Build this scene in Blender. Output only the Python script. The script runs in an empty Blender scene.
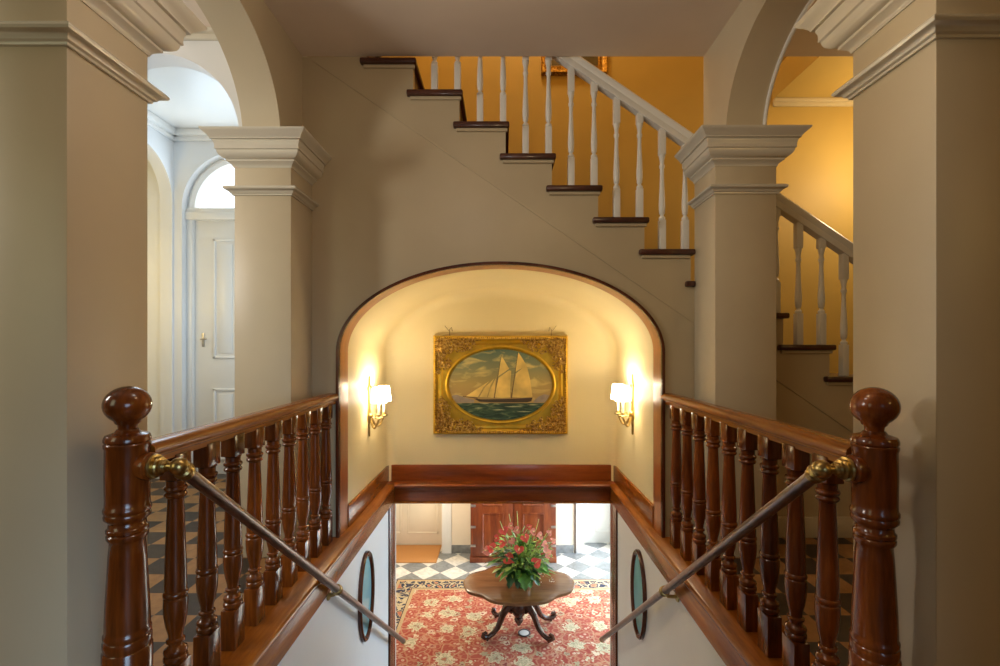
import bpy, bmesh, math, random
from mathutils import Vector, Matrix
random.seed(7)
PI = math.pi
scene = bpy.context.scene
COL = scene.collection

# ------------------------------------------------------------------ materials
def new_mat(name):
    m = bpy.data.materials.new(name); m.use_nodes = True
    nt = m.node_tree
    return m, nt, nt.nodes['Principled BSDF']

def N(nt, typ, **kw):
    n = nt.nodes.new(typ)
    for k, v in kw.items():
        if k.startswith('in_'):
            key = k[3:]
            n.inputs[int(key) if key.isdigit() else key].default_value = v
        else:
            setattr(n, k, v)
    return n

def ramp(nt, fac, stops, interp='LINEAR'):
    r = nt.nodes.new('ShaderNodeValToRGB'); r.color_ramp.interpolation = interp
    el = r.color_ramp.elements
    while len(el) > 1: el.remove(el[-1])
    el[0].position = stops[0][0]; el[0].color = (*stops[0][1], 1)
    for p, c in stops[1:]:
        e = el.new(p); e.color = (*c, 1)
    nt.links.new(fac, r.inputs[0])
    return r.outputs[0]

def mapping(nt, scale=(1, 1, 1), rnd=False, rot=(0, 0, 0)):
    tc = nt.nodes.new('ShaderNodeTexCoord')
    mp = nt.nodes.new('ShaderNodeMapping')
    mp.inputs['Scale'].default_value = scale
    mp.inputs['Rotation'].default_value = rot
    nt.links.new(tc.outputs['Object'], mp.inputs[0])
    if rnd:
        oi = nt.nodes.new('ShaderNodeObjectInfo')
        mu = N(nt, 'ShaderNodeMath', operation='MULTIPLY', in_1=37.0)
        nt.links.new(oi.outputs['Random'], mu.inputs[0])
        cb = nt.nodes.new('ShaderNodeCombineXYZ')
        for i in range(3): nt.links.new(mu.outputs[0], cb.inputs[i])
        nt.links.new(cb.outputs[0], mp.inputs['Location'])
    return mp.outputs[0]

def bump(nt, b, fac, strength, dist=0.002):
    bp = N(nt, 'ShaderNodeBump', in_Strength=strength, in_Distance=dist)
    nt.links.new(fac, bp.inputs['Height']); nt.links.new(bp.outputs[0], b.inputs['Normal'])

def paint(name, col, rough=0.45, var=0.05):
    m, nt, b = new_mat(name)
    v = mapping(nt, (1.3, 1.3, 1.3))
    n = N(nt, 'ShaderNodeTexNoise', in_Scale=1.6, in_Detail=3.0); nt.links.new(v, n.inputs['Vector'])
    lo = tuple(c * (1 - var) for c in col); hi = tuple(min(1, c * (1 + var)) for c in col)
    nt.links.new(ramp(nt, n.outputs[0], [(0.3, lo), (0.7, hi)]), b.inputs['Base Color'])
    b.inputs['Roughness'].default_value = rough
    n2 = N(nt, 'ShaderNodeTexNoise', in_Scale=140.0, in_Detail=2.0); nt.links.new(v, n2.inputs['Vector'])
    bump(nt, b, n2.outputs[0], 0.04, 0.001)
    return m

def wood(name, dark, mid, light, axis='z', rough=0.25, scale=9.0, coat=0.22):
    m, nt, b = new_mat(name)
    s = {'x': (0.12, 1, 1), 'y': (1, 0.12, 1), 'z': (1, 1, 0.12)}[axis]
    v = mapping(nt, s, rnd=True)
    n = N(nt, 'ShaderNodeTexNoise', in_Scale=scale, in_Detail=6.0, in_Roughness=0.62, in_Distortion=0.6)
    nt.links.new(v, n.inputs['Vector'])
    n2 = N(nt, 'ShaderNodeTexNoise', in_Scale=scale * 9, in_Detail=3.0)
    nt.links.new(v, n2.inputs['Vector'])
    mx = N(nt, 'ShaderNodeMath', operation='MULTIPLY_ADD', in_1=0.25); nt.links.new(n2.outputs[0], mx.inputs[0])
    sb = N(nt, 'ShaderNodeMath', operation='MULTIPLY_ADD', in_1=0.85, in_2=-0.05); nt.links.new(n.outputs[0], sb.inputs[0])
    nt.links.new(sb.outputs[0], mx.inputs[2])
    nt.links.new(ramp(nt, mx.outputs[0], [(0.30, dark), (0.52, mid), (0.75, light)]), b.inputs['Base Color'])
    b.inputs['Roughness'].default_value = rough
    b.inputs['Coat Weight'].default_value = coat
    b.inputs['Coat Roughness'].default_value = 0.12
    return m

def metal(name, col, rough=0.3, metallic=1.0, nscale=30):
    m, nt, b = new_mat(name)
    v = mapping(nt)
    n = N(nt, 'ShaderNodeTexNoise', in_Scale=nscale, in_Detail=3.0); nt.links.new(v, n.inputs['Vector'])
    nt.links.new(ramp(nt, n.outputs[0], [(0.3, tuple(c * .72 for c in col)), (0.7, col)]), b.inputs['Base Color'])
    b.inputs['Metallic'].default_value = metallic
    b.inputs['Roughness'].default_value = rough
    return m

def plain(name, col, rough=0.5, var=0.12, nscale=25, sub=0.0):
    m, nt, b = new_mat(name)
    v = mapping(nt, rnd=True)
    n = N(nt, 'ShaderNodeTexNoise', in_Scale=nscale, in_Detail=2.0); nt.links.new(v, n.inputs['Vector'])
    nt.links.new(ramp(nt, n.outputs[0], [(0.3, tuple(c * (1 - var) for c in col)), (0.7, tuple(min(1, c * (1 + var)) for c in col))]), b.inputs['Base Color'])
    b.inputs['Roughness'].default_value = rough
    return m

def emit(name, col, strength):
    m, nt, b = new_mat(name)
    b.inputs['Base Color'].default_value = (*col, 1)
    b.inputs['Emission Color'].default_value = (*col, 1)
    b.inputs['Emission Strength'].default_value = strength
    return m

def checker(name, c1, c2, size, rot, rough, off=(0, 0, 0), vein=0.25):
    m, nt, b = new_mat(name)
    tc = nt.nodes.new('ShaderNodeTexCoord'); mp = nt.nodes.new('ShaderNodeMapping')
    mp.inputs['Rotation'].default_value = (0, 0, rot); mp.inputs['Location'].default_value = off
    mp.inputs['Scale'].default_value = (1 / size, 1 / size, 1 / size)
    nt.links.new(tc.outputs['Object'], mp.inputs[0])
    sx = nt.nodes.new('ShaderNodeSeparateXYZ'); nt.links.new(mp.outputs[0], sx.inputs[0])
    fl = []
    for i in range(2):
        f = N(nt, 'ShaderNodeMath', operation='FLOOR'); nt.links.new(sx.outputs[i], f.inputs[0]); fl.append(f)
    ad = N(nt, 'ShaderNodeMath', operation='ADD'); nt.links.new(fl[0].outputs[0], ad.inputs[0]); nt.links.new(fl[1].outputs[0], ad.inputs[1])
    md = N(nt, 'ShaderNodeMath', operation='FLOORED_MODULO', in_1=2.0); nt.links.new(ad.outputs[0], md.inputs[0])
    n = N(nt, 'ShaderNodeTexNoise', in_Scale=3.0, in_Detail=6.0, in_Distortion=1.2); nt.links.new(mp.outputs[0], n.inputs['Vector'])
    a = ramp(nt, n.outputs[0], [(0.35, tuple(c * (1 - vein) for c in c1)), (0.65, c1)])
    d = ramp(nt, n.outputs[0], [(0.35, c2), (0.65, tuple(min(1, c * (1 + vein * 2)) for c in c2))])
    mx = N(nt, 'ShaderNodeMix', data_type='RGBA')
    nt.links.new(md.outputs[0], mx.inputs[0]); nt.links.new(a, mx.inputs[6]); nt.links.new(d, mx.inputs[7])
    nt.links.new(mx.outputs[2], b.inputs['Base Color'])
    b.inputs['Roughness'].default_value = rough
    return m

MT = {}
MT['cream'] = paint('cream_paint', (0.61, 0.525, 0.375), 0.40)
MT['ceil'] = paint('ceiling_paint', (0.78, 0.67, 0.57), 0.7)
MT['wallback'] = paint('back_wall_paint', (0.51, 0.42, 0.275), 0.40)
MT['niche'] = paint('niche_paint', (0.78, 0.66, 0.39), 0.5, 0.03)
MT['yellow'] = paint('yellow_paint', (0.64, 0.455, 0.125), 0.55)
MT['palecream'] = paint('pale_cream_paint', (0.78, 0.68, 0.42), 0.5)
MT['peach'] = paint('peach_cream_paint', (0.78, 0.68, 0.53), 0.42)
MT['white'] = paint('white_paint', (0.80, 0.79, 0.75), 0.35, 0.02)
MT['offwhite'] = paint('off_white_paint', (0.70, 0.66, 0.56), 0.20, 0.03)
MT['coolwhite'] = paint('cool_white_paint', (0.78, 0.79, 0.79), 0.5, 0.02)
MT['mahog'] = wood('mahogany', (0.035, 0.007, 0.0015), (0.15, 0.034, 0.004), (0.36, 0.092, 0.010), 'z', 0.19, 9.0, 0.15)
MT['railw'] = wood('rail_wood', (0.15, 0.036, 0.004), (0.34, 0.108, 0.010), (0.52, 0.19, 0.022), 'y', 0.27, 9.0, 0.12)
MT['sillw'] = wood('sill_wood', (0.13, 0.029, 0.003), (0.31, 0.088, 0.007), (0.48, 0.165, 0.018), 'y', 0.27, 9.0, 0.12)
MT['sillx'] = wood('sill_wood_cross', (0.13, 0.026, 0.005), (0.25, 0.056, 0.010), (0.36, 0.10, 0.018), 'x', 0.28)
MT['archw'] = wood('arch_wood', (0.26, 0.075, 0.018), (0.40, 0.13, 0.034), (0.52, 0.20, 0.06), 'z', 0.28)
MT['archdark'] = wood('arch_edge_wood', (0.05, 0.012, 0.005), (0.10, 0.025, 0.009), (0.15, 0.04, 0.012), 'z', 0.25)
MT['treadw'] = wood('tread_wood', (0.035, 0.009, 0.005), (0.065, 0.017, 0.009), (0.11, 0.032, 0.015), 'y', 0.3)
MT['cabw'] = wood('cabinet_wood', (0.11, 0.022, 0.008), (0.22, 0.050, 0.014), (0.33, 0.09, 0.024), 'z', 0.25)
MT['tablew'] = wood('table_wood', (0.11, 0.042, 0.013), (0.19, 0.082, 0.028), (0.27, 0.125, 0.045), 'x', 0.16)
MT['legw'] = wood('table_leg_wood', (0.03, 0.010, 0.006), (0.07, 0.024, 0.012), (0.13, 0.05, 0.022), 'z', 0.25)
MT['brass'] = metal('brass', (0.50, 0.36, 0.14), 0.28)
def gilt():
    m, nt, b = new_mat('gilt'); v = mapping(nt)
    n = N(nt, 'ShaderNodeTexNoise', in_Scale=55.0, in_Detail=2.0); nt.links.new(v, n.inputs['Vector'])
    nt.links.new(ramp(nt, n.outputs[0], [(0.34, (0.24, 0.115, 0.022)), (0.5, (0.50, 0.28, 0.05)), (0.68, (0.80, 0.55, 0.16))]), b.inputs['Base Color'])
    b.inputs['Metallic'].default_value = 0.75; b.inputs['Roughness'].default_value = 0.32
    return m
MT['gold'] = gilt()
MT['goldhi'] = metal('bright_gilt', (0.80, 0.50, 0.05), 0.34, 0.8, 10)
MT['steel'] = metal('bronze_tube', (0.36, 0.29, 0.265), 0.34)
MT['pewter'] = metal('pewter', (0.55, 0.53, 0.5), 0.35)
MT['wire'] = plain('picture_wire', (0.25, 0.18, 0.08), 0.5)
MT['landing'] = checker('landing_tiles', (0.38, 0.19, 0.06), (0.032, 0.020, 0.012), 0.195, 0, 0.55)
MT['hall'] = checker('hall_tiles', (0.80, 0.76, 0.68), (0.17, 0.18, 0.18), 0.325, PI / 4, 0.3, off=(0.27, 0.2, 0))
MT['stone'] = plain('grey_stone', (0.17, 0.175, 0.17), 0.4, 0.3, 12)
MT['coir'] = plain('coir', (0.46, 0.21, 0.06), 0.9, 0.15, 160)
MT['shade'] = emit('lit_shade', (1.0, 0.88, 0.66), 14.0)
MT['candle'] = plain('candle_wax', (0.85, 0.78, 0.6), 0.5)
MT['pane'] = emit('daylit_pane', (0.86, 0.93, 1.0), 1.6)
MT['teal'] = plain('teal_glass', (0.28, 0.58, 0.64), 0.08, 0.15, 3)
MT['red'] = plain('red_spathe', (0.80, 0.09, 0.06), 0.3, 0.2, 20)
MT['pink'] = plain('pink_spathe', (0.88, 0.30, 0.22), 0.32, 0.2, 20)
MT['spadix'] = plain('spadix', (0.85, 0.62, 0.25), 0.5)
MT['leaf'] = plain('leaf_green', (0.12, 0.28, 0.04), 0.35, 0.4, 14)
MT['leafd'] = plain('leaf_dark', (0.03, 0.085, 0.028), 0.3, 0.4, 14)
MT['leafl'] = plain('leaf_light', (0.36, 0.47, 0.085), 0.45, 0.3, 14)
MT['petal'] = plain('white_petals', (0.75, 0.72, 0.62), 0.6)
MT['vase'] = plain('dark_vase', (0.06, 0.05, 0.035), 0.25)
MT['dish'] = plain('white_dish', (0.75, 0.75, 0.72), 0.3, 0.03)
MT['dishrim'] = plain('dark_dish_rim', (0.06, 0.06, 0.065), 0.35)
# painting colours
MT['sail'] = plain('painted_sail', (0.80, 0.57, 0.17), 0.5, 0.28, 7)
MT['hull'] = plain('painted_hull', (0.07, 0.04, 0.02), 0.5)
MT['hill'] = plain('painted_hill', (0.34, 0.27, 0.22), 0.5)
MT['foam'] = plain('painted_foam', (0.45, 0.45, 0.24), 0.5)
MT['picdark'] = plain('dark_picture', (0.10, 0.08, 0.04), 0.4, 0.5, 8)

def sky_mat():
    m, nt, b = new_mat('painted_sky')
    tc = nt.nodes.new('ShaderNodeTexCoord'); sx = nt.nodes.new('ShaderNodeSeparateXYZ')
    nt.links.new(tc.outputs['Object'], sx.inputs[0])
    mr = N(nt, 'ShaderNodeMapRange', in_1=-0.14, in_2=0.34); nt.links.new(sx.outputs[2], mr.inputs[0])
    base = ramp(nt, mr.outputs[0], [(0, (0.48, 0.31, 0.11)), (0.30, (0.46, 0.33, 0.10)), (0.58, (0.25, 0.25, 0.12)), (1, (0.07, 0.14, 0.11))])
    mp = N(nt, 'ShaderNodeMapping'); mp.inputs['Scale'].default_value = (3, 3, 9); nt.links.new(tc.outputs['Object'], mp.inputs[0])
    n = N(nt, 'ShaderNodeTexNoise', in_Scale=1.7, in_Detail=5.0, in_Distortion=0.7); nt.links.new(mp.outputs[0], n.inputs['Vector'])
    f = ramp(nt, n.outputs[0], [(0.52, (0, 0, 0)), (0.68, (0.9, 0.9, 0.9))])
    mx = N(nt, 'ShaderNodeMix', data_type='RGBA'); nt.links.new(f, mx.inputs[0]); nt.links.new(base, mx.inputs[6])
    mx.inputs[7].default_value = (0.72, 0.56, 0.20, 1)
    nt.links.new(mx.outputs[2], b.inputs['Base Color']); b.inputs['Roughness'].default_value = 0.45
    return m
def sea_mat():
    m, nt, b = new_mat('painted_sea')
    v = mapping(nt, (4, 4, 22))
    n = N(nt, 'ShaderNodeTexNoise', in_Scale=2.2, in_Detail=4.0, in_Distortion=0.8); nt.links.new(v, n.inputs['Vector'])
    nt.links.new(ramp(nt, n.outputs[0], [(0.35, (0.012, 0.035, 0.018)), (0.55, (0.05, 0.10, 0.05)), (0.74, (0.30, 0.32, 0.14))]), b.inputs['Base Color'])
    b.inputs['Roughness'].default_value = 0.4
    return m
MT['psky'] = sky_mat(); MT['psea'] = sea_mat()

def rug_mat(hw, hl):
    m, nt, b = new_mat('persian_rug')
    L = nt.links.new
    tc = nt.nodes.new('ShaderNodeTexCoord'); sx = nt.nodes.new('ShaderNodeSeparateXYZ'); L(tc.outputs['Object'], sx.inputs[0])
    def edge(i, h):
        a = N(nt, 'ShaderNodeMath', operation='ABSOLUTE'); L(sx.outputs[i], a.inputs[0])
        s = N(nt, 'ShaderNodeMath', operation='SUBTRACT', in_0=h); L(a.outputs[0], s.inputs[1]); return s.outputs[0]
    mn = N(nt, 'ShaderNodeMath', operation='MINIMUM'); L(edge(0, hw), mn.inputs[0]); L(edge(1, hl), mn.inputs[1])
    D = mn.outputs[0]
    def vor(scale, rnd, out, smooth=False, warp=0.0):
        v = N(nt, 'ShaderNodeTexVoronoi', in_Scale=scale, in_Randomness=rnd)
        if warp:
            nz = N(nt, 'ShaderNodeTexNoise', in_Scale=9.0, in_Detail=2.0); L(tc.outputs['Object'], nz.inputs['Vector'])
            mxv = N(nt, 'ShaderNodeMix', data_type='VECTOR', in_0=warp); L(tc.outputs['Object'], mxv.inputs[4]); L(nz.outputs['Color'], mxv.inputs[5])
            L(mxv.outputs[1], v.inputs['Vector'])
        else: L(tc.outputs['Object'], v.inputs['Vector'])
        return v
    def mix(fac, a, c):
        x = N(nt, 'ShaderNodeMix', data_type='RGBA')
        if isinstance(fac, float): x.inputs[0].default_value = fac
        else: L(fac, x.inputs[0])
        for s, i in ((a, 6), (c, 7)):
            if isinstance(s, tuple): x.inputs[i].default_value = (*s, 1)
            else: L(s, x.inputs[i])
        return x.outputs[2]
    B, W = (0, 0, 0), (1, 1, 1)
    # field: small florals over red
    v1 = vor(11.5, 0.9, 0, warp=0.06)
    small = ramp(nt, v1.outputs['Distance'], [(0.0, (0.30, 0.10, 0.06)), (0.10, (0.60, 0.40, 0.27)), (0.20, (0.58, 0.33, 0.22)), (0.27, (0.39, 0.08, 0.05)), (0.45, (0.36, 0.068, 0.042)), (0.60, (0.50, 0.20, 0.11)), (0.75, (0.34, 0.05, 0.03))])
    # vines
    v3 = vor(5.2, 0.8, 0, warp=0.09); v3.feature = 'DISTANCE_TO_EDGE'
    vine = ramp(nt, v3.outputs['Distance'], [(0.0, (.6,.6,.6)), (0.022, (.6,.6,.6)), (0.04, B)])
    fld = mix(vine, small, (0.52, 0.34, 0.19))
    # middling blossoms
    v6 = vor(6.3, 0.75, 0, warp=0.08)
    wob2 = N(nt, 'ShaderNodeTexNoise', in_Scale=40.0, in_Detail=1.0); L(tc.outputs['Object'], wob2.inputs['Vector'])
    wb = N(nt, 'ShaderNodeMath', operation='MULTIPLY_ADD', in_1=0.5, in_2=-0.25); L(wob2.outputs[0], wb.inputs[0])
    d6 = N(nt, 'ShaderNodeMath', operation='ADD'); L(v6.outputs['Distance'], d6.inputs[0]); L(wb.outputs[0], d6.inputs[1])
    c6 = nt.nodes.new('ShaderNodeSeparateColor'); L(v6.outputs['Color'], c6.inputs[0])
    tint = ramp(nt, c6.outputs[1], [(0.0, (0.58, 0.40, 0.27)), (0.35, (0.50, 0.24, 0.15)), (0.6, (0.38, 0.33, 0.20)), (0.8, (0.66, 0.52, 0.36))], 'CONSTANT')
    core = ramp(nt, d6.outputs[0], [(0.0, W), (0.10, W), (0.13, B)])
    fld = mix(ramp(nt, d6.outputs[0], [(0.0, W), (0.25, W), (0.28, B)]), fld, mix(core, tint, (0.26, 0.05, 0.04)))
    # big palmettes
    v2 = vor(3.1, 0.5, 0, warp=0.05)
    wob = N(nt, 'ShaderNodeTexNoise', in_Scale=24.0, in_Detail=1.0); L(tc.outputs['Object'], wob.inputs['Vector'])
    wa = N(nt, 'ShaderNodeMath', operation='MULTIPLY_ADD', in_1=0.5, in_2=-0.25); L(wob.outputs[0], wa.inputs[0])
    dd = N(nt, 'ShaderNodeMath', operation='ADD'); L(v2.outputs['Distance'], dd.inputs[0]); L(wa.outputs[0], dd.inputs[1])
    pal = ramp(nt, dd.outputs[0], [(0.0, (0.40, 0.14, 0.08)), (0.05, (0.28, 0.24, 0.15)), (0.12, (0.60, 0.50, 0.33)), (0.19, (0.34, 0.30, 0.18)), (0.24, (0.64, 0.54, 0.36)), (0.29, (0.60, 0.48, 0.30)), (0.315, (0.12, 0.07, 0.06))])
    pm = ramp(nt, dd.outputs[0], [(0.0, W), (0.30, W), (0.32, B)])
    sxc = nt.nodes.new('ShaderNodeSeparateColor'); L(v2.outputs['Color'], sxc.inputs[0])
    keep = ramp(nt, sxc.outputs[0], [(0.0, B), (0.12, B), (0.14, W)])
    mm = N(nt, 'ShaderNodeMath', operation='MULTIPLY'); L(pm, mm.inputs[0]); L(keep, mm.inputs[1])
    fld = mix(mm.outputs[0], fld, pal)
    # border: navy scrolls on beige with rosettes
    v4 = vor(8.5, 0.7, 0, warp=0.12); v4.feature = 'DISTANCE_TO_EDGE'
    bd = ramp(nt, v4.outputs['Distance'], [(0.0, (0.50, 0.40, 0.24)), (0.07, (0.50, 0.40, 0.24)), (0.10, (0.018, 0.022, 0.05)), (0.24, (0.02, 0.025, 0.055)), (0.27, (0.46, 0.32, 0.17)), (0.36, (0.42, 0.12, 0.06))])
    gd = vor(22, 0.3, 0)
    guard = ramp(nt, gd.outputs['Distance'], [(0.0, (0.35, 0.08, 0.04)), (0.25, (0.50, 0.36, 0.19)), (0.6, (0.46, 0.33, 0.17))])
    def step(x):
        return ramp(nt, D, [(0.0, B), (x, W)], 'CONSTANT')
    c = mix(step(0.012), (0.05, 0.03, 0.03), guard)
    c = mix(step(0.06), c, bd)
    c = mix(step(0.275), c, (0.05, 0.035, 0.04))
    c = mix(step(0.287), c, guard)
    c = mix(step(0.335), c, fld)
    L(c, b.inputs['Base Color'])
    b.inputs['Roughness'].default_value = 0.95
    nz = N(nt, 'ShaderNodeTexNoise', in_Scale=260.0); L(tc.outputs['Object'], nz.inputs['Vector'])
    bump(nt, b, nz.outputs[0], 0.3, 0.003)
    return m

# ------------------------------------------------------------------ mesh building
class MB:
    def __init__(s): s.bm = bmesh.new(); s.mi = 0
    def face(s, vs):
        try:
            f = s.bm.faces.new(vs); f.material_index = s.mi; return f
        except ValueError: return None
    def box(s, x0, x1, y0, y1, z0, z1, bev=0.0):
        r = bmesh.ops.create_cube(s.bm, size=1)
        vs = r['verts']
        bmesh.ops.scale(s.bm, vec=(abs(x1 - x0), abs(y1 - y0), abs(z1 - z0)), verts=vs)
        bmesh.ops.translate(s.bm, vec=((x0 + x1) / 2, (y0 + y1) / 2, (z0 + z1) / 2), verts=vs)
        fs = {f for v in vs for f in v.link_faces}
        for f in fs: f.material_index = s.mi
        if bev:
            es = list({e for v in vs for e in v.link_edges})
            bmesh.ops.bevel(s.bm, geom=es, offset=bev, segments=2, profile=0.5, affect='EDGES')
        return s
    def prism(s, poly, axis, a, b, bev=0.0):
        """poly of 2-D points; axis 'y': (x,z), 'x': (y,z), 'z': (x,y); extruded from a to b"""
        def P(p, t):
            return {'y': (p[0], t, p[1]), 'x': (t, p[0], p[1]), 'z': (p[0], p[1], t)}[axis]
        A = [s.bm.verts.new(P(p, a)) for p in poly]; B = [s.bm.verts.new(P(p, b)) for p in poly]
        n = len(poly); fs = [s.face(A), s.face(B[::-1])]
        for i in range(n): fs.append(s.face([A[i], B[i], B[(i + 1) % n], A[(i + 1) % n]]))
        fs = [f for f in fs if f]
        bmesh.ops.recalc_face_normals(s.bm, faces=fs)
        if bev:
            es = list({e for f in fs[:2] for e in f.edges})
            bmesh.ops.bevel(s.bm, geom=es, offset=bev, segments=2, profile=0.5, affect='EDGES')
        return s
    def rings(s, rings, closed=True, cap0=True, cap1=True):
        R = [[s.bm.verts.new(p) for p in r] for r in rings]
        n = len(R[0]); fs = []
        for i in range(len(R) - 1):
            for j in range(n if closed else n - 1):
                fs.append(s.face([R[i][j], R[i][(j + 1) % n], R[i + 1][(j + 1) % n], R[i + 1][j]]))
        if cap0: fs.append(s.face(R[0][::-1]))
        if cap1: fs.append(s.face(R[-1]))
        bmesh.ops.recalc_face_normals(s.bm, faces=[f for f in fs if f])
        return s
    def lathe(s, prof, seg=20, mat=None, cap=True):
        """prof of (r, z) about the z axis, then transformed by mat"""
        rr = []
        for r, z in prof:
            ring = []
            for k in range(seg):
                a = 2 * PI * k / seg
                p = Vector((max(r, 1e-4) * math.cos(a), max(r, 1e-4) * math.sin(a), z))
                ring.append(mat @ p if mat else p)
            rr.append(ring)
        return s.rings(rr, True, cap, cap)
    def tube(s, pts, rad, seg=10, cap=True):
        pts = [Vector(p) for p in pts]; n = len(pts)
        if not isinstance(rad, (list, tuple)): rad = [rad] * n
        ref = None; rr = []
        for i, p in enumerate(pts):
            t = (pts[min(i + 1, n - 1)] - pts[max(i - 1, 0)]).normalized()
            if ref is None:
                ref = Vector((0, 0, 1)) if abs(t.z) < 0.9 else Vector((1, 0, 0))
            u = (ref - t * ref.dot(t))
            if u.length < 1e-5: u = Vector((0, 1, 0)) - t * t.y
            u.normalize(); ref = u; w = t.cross(u)
            rr.append([p + rad[i] * (math.cos(2 * PI * k / seg) * u + math.sin(2 * PI * k / seg) * w) for k in range(seg)])
        return s.rings(rr, True, cap, cap)
    def ball(s, c, r, seg=12, sc=(1, 1, 1)):
        res = bmesh.ops.create_uvsphere(s.bm, u_segments=seg, v_segments=max(6, seg * 2 // 3), radius=r)
        vs = res['verts']; bmesh.ops.scale(s.bm, vec=sc, verts=vs); bmesh.ops.translate(s.bm, vec=c, verts=vs)
        for f in {f for v in vs for f in v.link_faces}: f.material_index = s.mi
        return s
    def build(s, name, mat, parent=None, sharp=32, smooth=True):
        org = Vector((0, 0, 0))
        p = parent
        while p is not None: org += p.location; p = p.parent
        if org.length: bmesh.ops.translate(s.bm, vec=-org, verts=s.bm.verts)
        if smooth:
            th = math.radians(sharp)
            for f in s.bm.faces: f.smooth = True
            for e in s.bm.edges:
                if len(e.link_faces) == 2: e.smooth = e.calc_face_angle(0) < th
        me = bpy.data.meshes.new(name); s.bm.to_mesh(me); s.bm.free()
        for m in (mat if isinstance(mat, (list, tuple)) else [mat]): me.materials.append(m)
        o = bpy.data.objects.new(name, me); COL.objects.link(o)
        if parent is not None: o.parent = parent
        return o

def tag(o, label=None, cat=None, group=None, kind=None):
    if label: o['label'] = label
    if cat: o['category'] = cat
    if group: o['group'] = group
    if kind: o['kind'] = kind
    return o
def thing(name, loc, label, cat, group=None, kind=None):
    o = bpy.data.objects.new(name, None); COL.objects.link(o); o.location = loc
    o.empty_display_size = 0.1
    return tag(o, label, cat, group, kind)
def part_copy(o, parent, loc=None):
    c = o.copy(); COL.objects.link(c); c.parent = parent
    if loc is not None: c.location = loc
    return c
def struct(o, label, cat): return tag(o, label, cat, None, 'structure')

def arc(cx, cz, a, b, t0, t1, n):
    return [(cx + a * math.cos(t0 + (t1 - t0) * i / n), cz + b * math.sin(t0 + (t1 - t0) * i / n)) for i in range(n + 1)]

HC = 1.19            # eye height above the landing floor
ZL = -2.46           # lower hall floor
YB = 3.04            # back wall plane
YN = 4.35            # niche back plane / stairwell wall
CEIL = 3.04

# ------------------------------------------------------------------ the setting: upper level
m = MB()
m.box(-3.7, -1.205, -3, 4.40, -0.14, 0)
m.box(1.205, 4.9, -3, YB, -0.14, 0)
m.box(-1.205, 1.205, -3, 1.18, -0.14, 0)
struct(m.build('floor', MT['landing'], smooth=False), 'tan and dark grey checkered tile floor of the upper landing', 'floor')

m = MB(); m.box(-3.7, 4.9, -3, YB, CEIL, CEIL + 0.3, 0.006)
struct(m.build('ceiling', MT['ceil'], smooth=False), 'flat pinkish cream ceiling over the landing', 'ceiling')

# back wall with the arched niche opening and the sloping top under the stair stringer
def zline(x): return 2.187 - 0.688 * x
NA, NB, NZ, NX = 1.030, 0.565, 1.17, -0.016
poly = [(-1.60, 0), (NX - NA, 0)] + arc(NX, NZ, NA, NB, PI, 0, 64) + [(NX + NA, 0), (3.17, 0)]
poly += [((2.187 - CEIL) / 0.688, CEIL), (-1.60, CEIL)]
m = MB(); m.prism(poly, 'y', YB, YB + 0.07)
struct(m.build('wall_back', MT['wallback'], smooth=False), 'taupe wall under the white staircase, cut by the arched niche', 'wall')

m = MB(); x0, x1 = -1.22, 3.1
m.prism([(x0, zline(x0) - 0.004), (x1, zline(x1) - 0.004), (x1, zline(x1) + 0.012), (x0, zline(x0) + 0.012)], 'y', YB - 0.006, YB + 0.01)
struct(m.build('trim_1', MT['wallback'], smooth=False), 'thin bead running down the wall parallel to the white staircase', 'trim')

# niche shell and back
prof = [(NX - NA, 0)] + arc(NX, NZ, NA, NB, PI, 0, 64) + [(NX + NA, 0)]
m = MB()
CV = 0.10
rs = [[(x, YB + 0.06, z) for x, z in prof], [(x, YN - CV, z) for x, z in prof]]
for i in range(1, 7):
    t = i / 6 * PI / 2; k = CV * (1 - math.cos(t)) ; yy = YN - CV + CV * math.sin(t)
    fx = (NA - k) / NA
    rs.append([(NX + (x - NX) * fx, yy, NZ + (z - NZ) * ((NB - k) / NB) if z > NZ else z) for x, z in prof])
m.rings(rs, False, False, False)
last = rs[-1]; m.face([m.bm.verts.new((p[0], YN - 0.0005, p[2])) for p in last])
bmesh.ops.remove_doubles(m.bm, verts=m.bm.verts, dist=0.0008)
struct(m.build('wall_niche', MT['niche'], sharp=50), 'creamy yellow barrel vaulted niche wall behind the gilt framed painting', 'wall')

# wood lining of the niche arch: reveal and dark edge bead
def arch_strip(mb, a0, b0, a1, b1, y0, y1, zb):
    p0 = [(NX - a0, zb)] + arc(NX, NZ, a0, b0, PI, 0, 64) + [(NX + a0, zb)]
    p1 = [(NX - a1, zb)] + arc(NX, NZ, a1, b1, PI, 0, 64) + [(NX + a1, zb)]
    mb.rings([[(x, y0, z) for x, z in p0], [(x, y0, z) for x, z in p1], [(x, y1, z) for x, z in p1], [(x, y1, z) for x, z in p0], [(x, y0, z) for x, z in p0]], False, False, False)
m = MB(); arch_strip(m, NA, NB, NA - 0.012, NB - 0.012, YB - 0.004, YB + 0.16, 0.0)
ar = struct(m.build('trim_2', MT['archw'], sharp=40), 'polished wood arch lining around the lit niche', 'trim')
m = MB(); arch_strip(m, NA + 0.007, NB + 0.007, NA - 0.012, NB - 0.012, YB - 0.018, YB + 0.012, 0.0)
m.build('edge_bead', MT['archdark'], ar, sharp=40)

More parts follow.
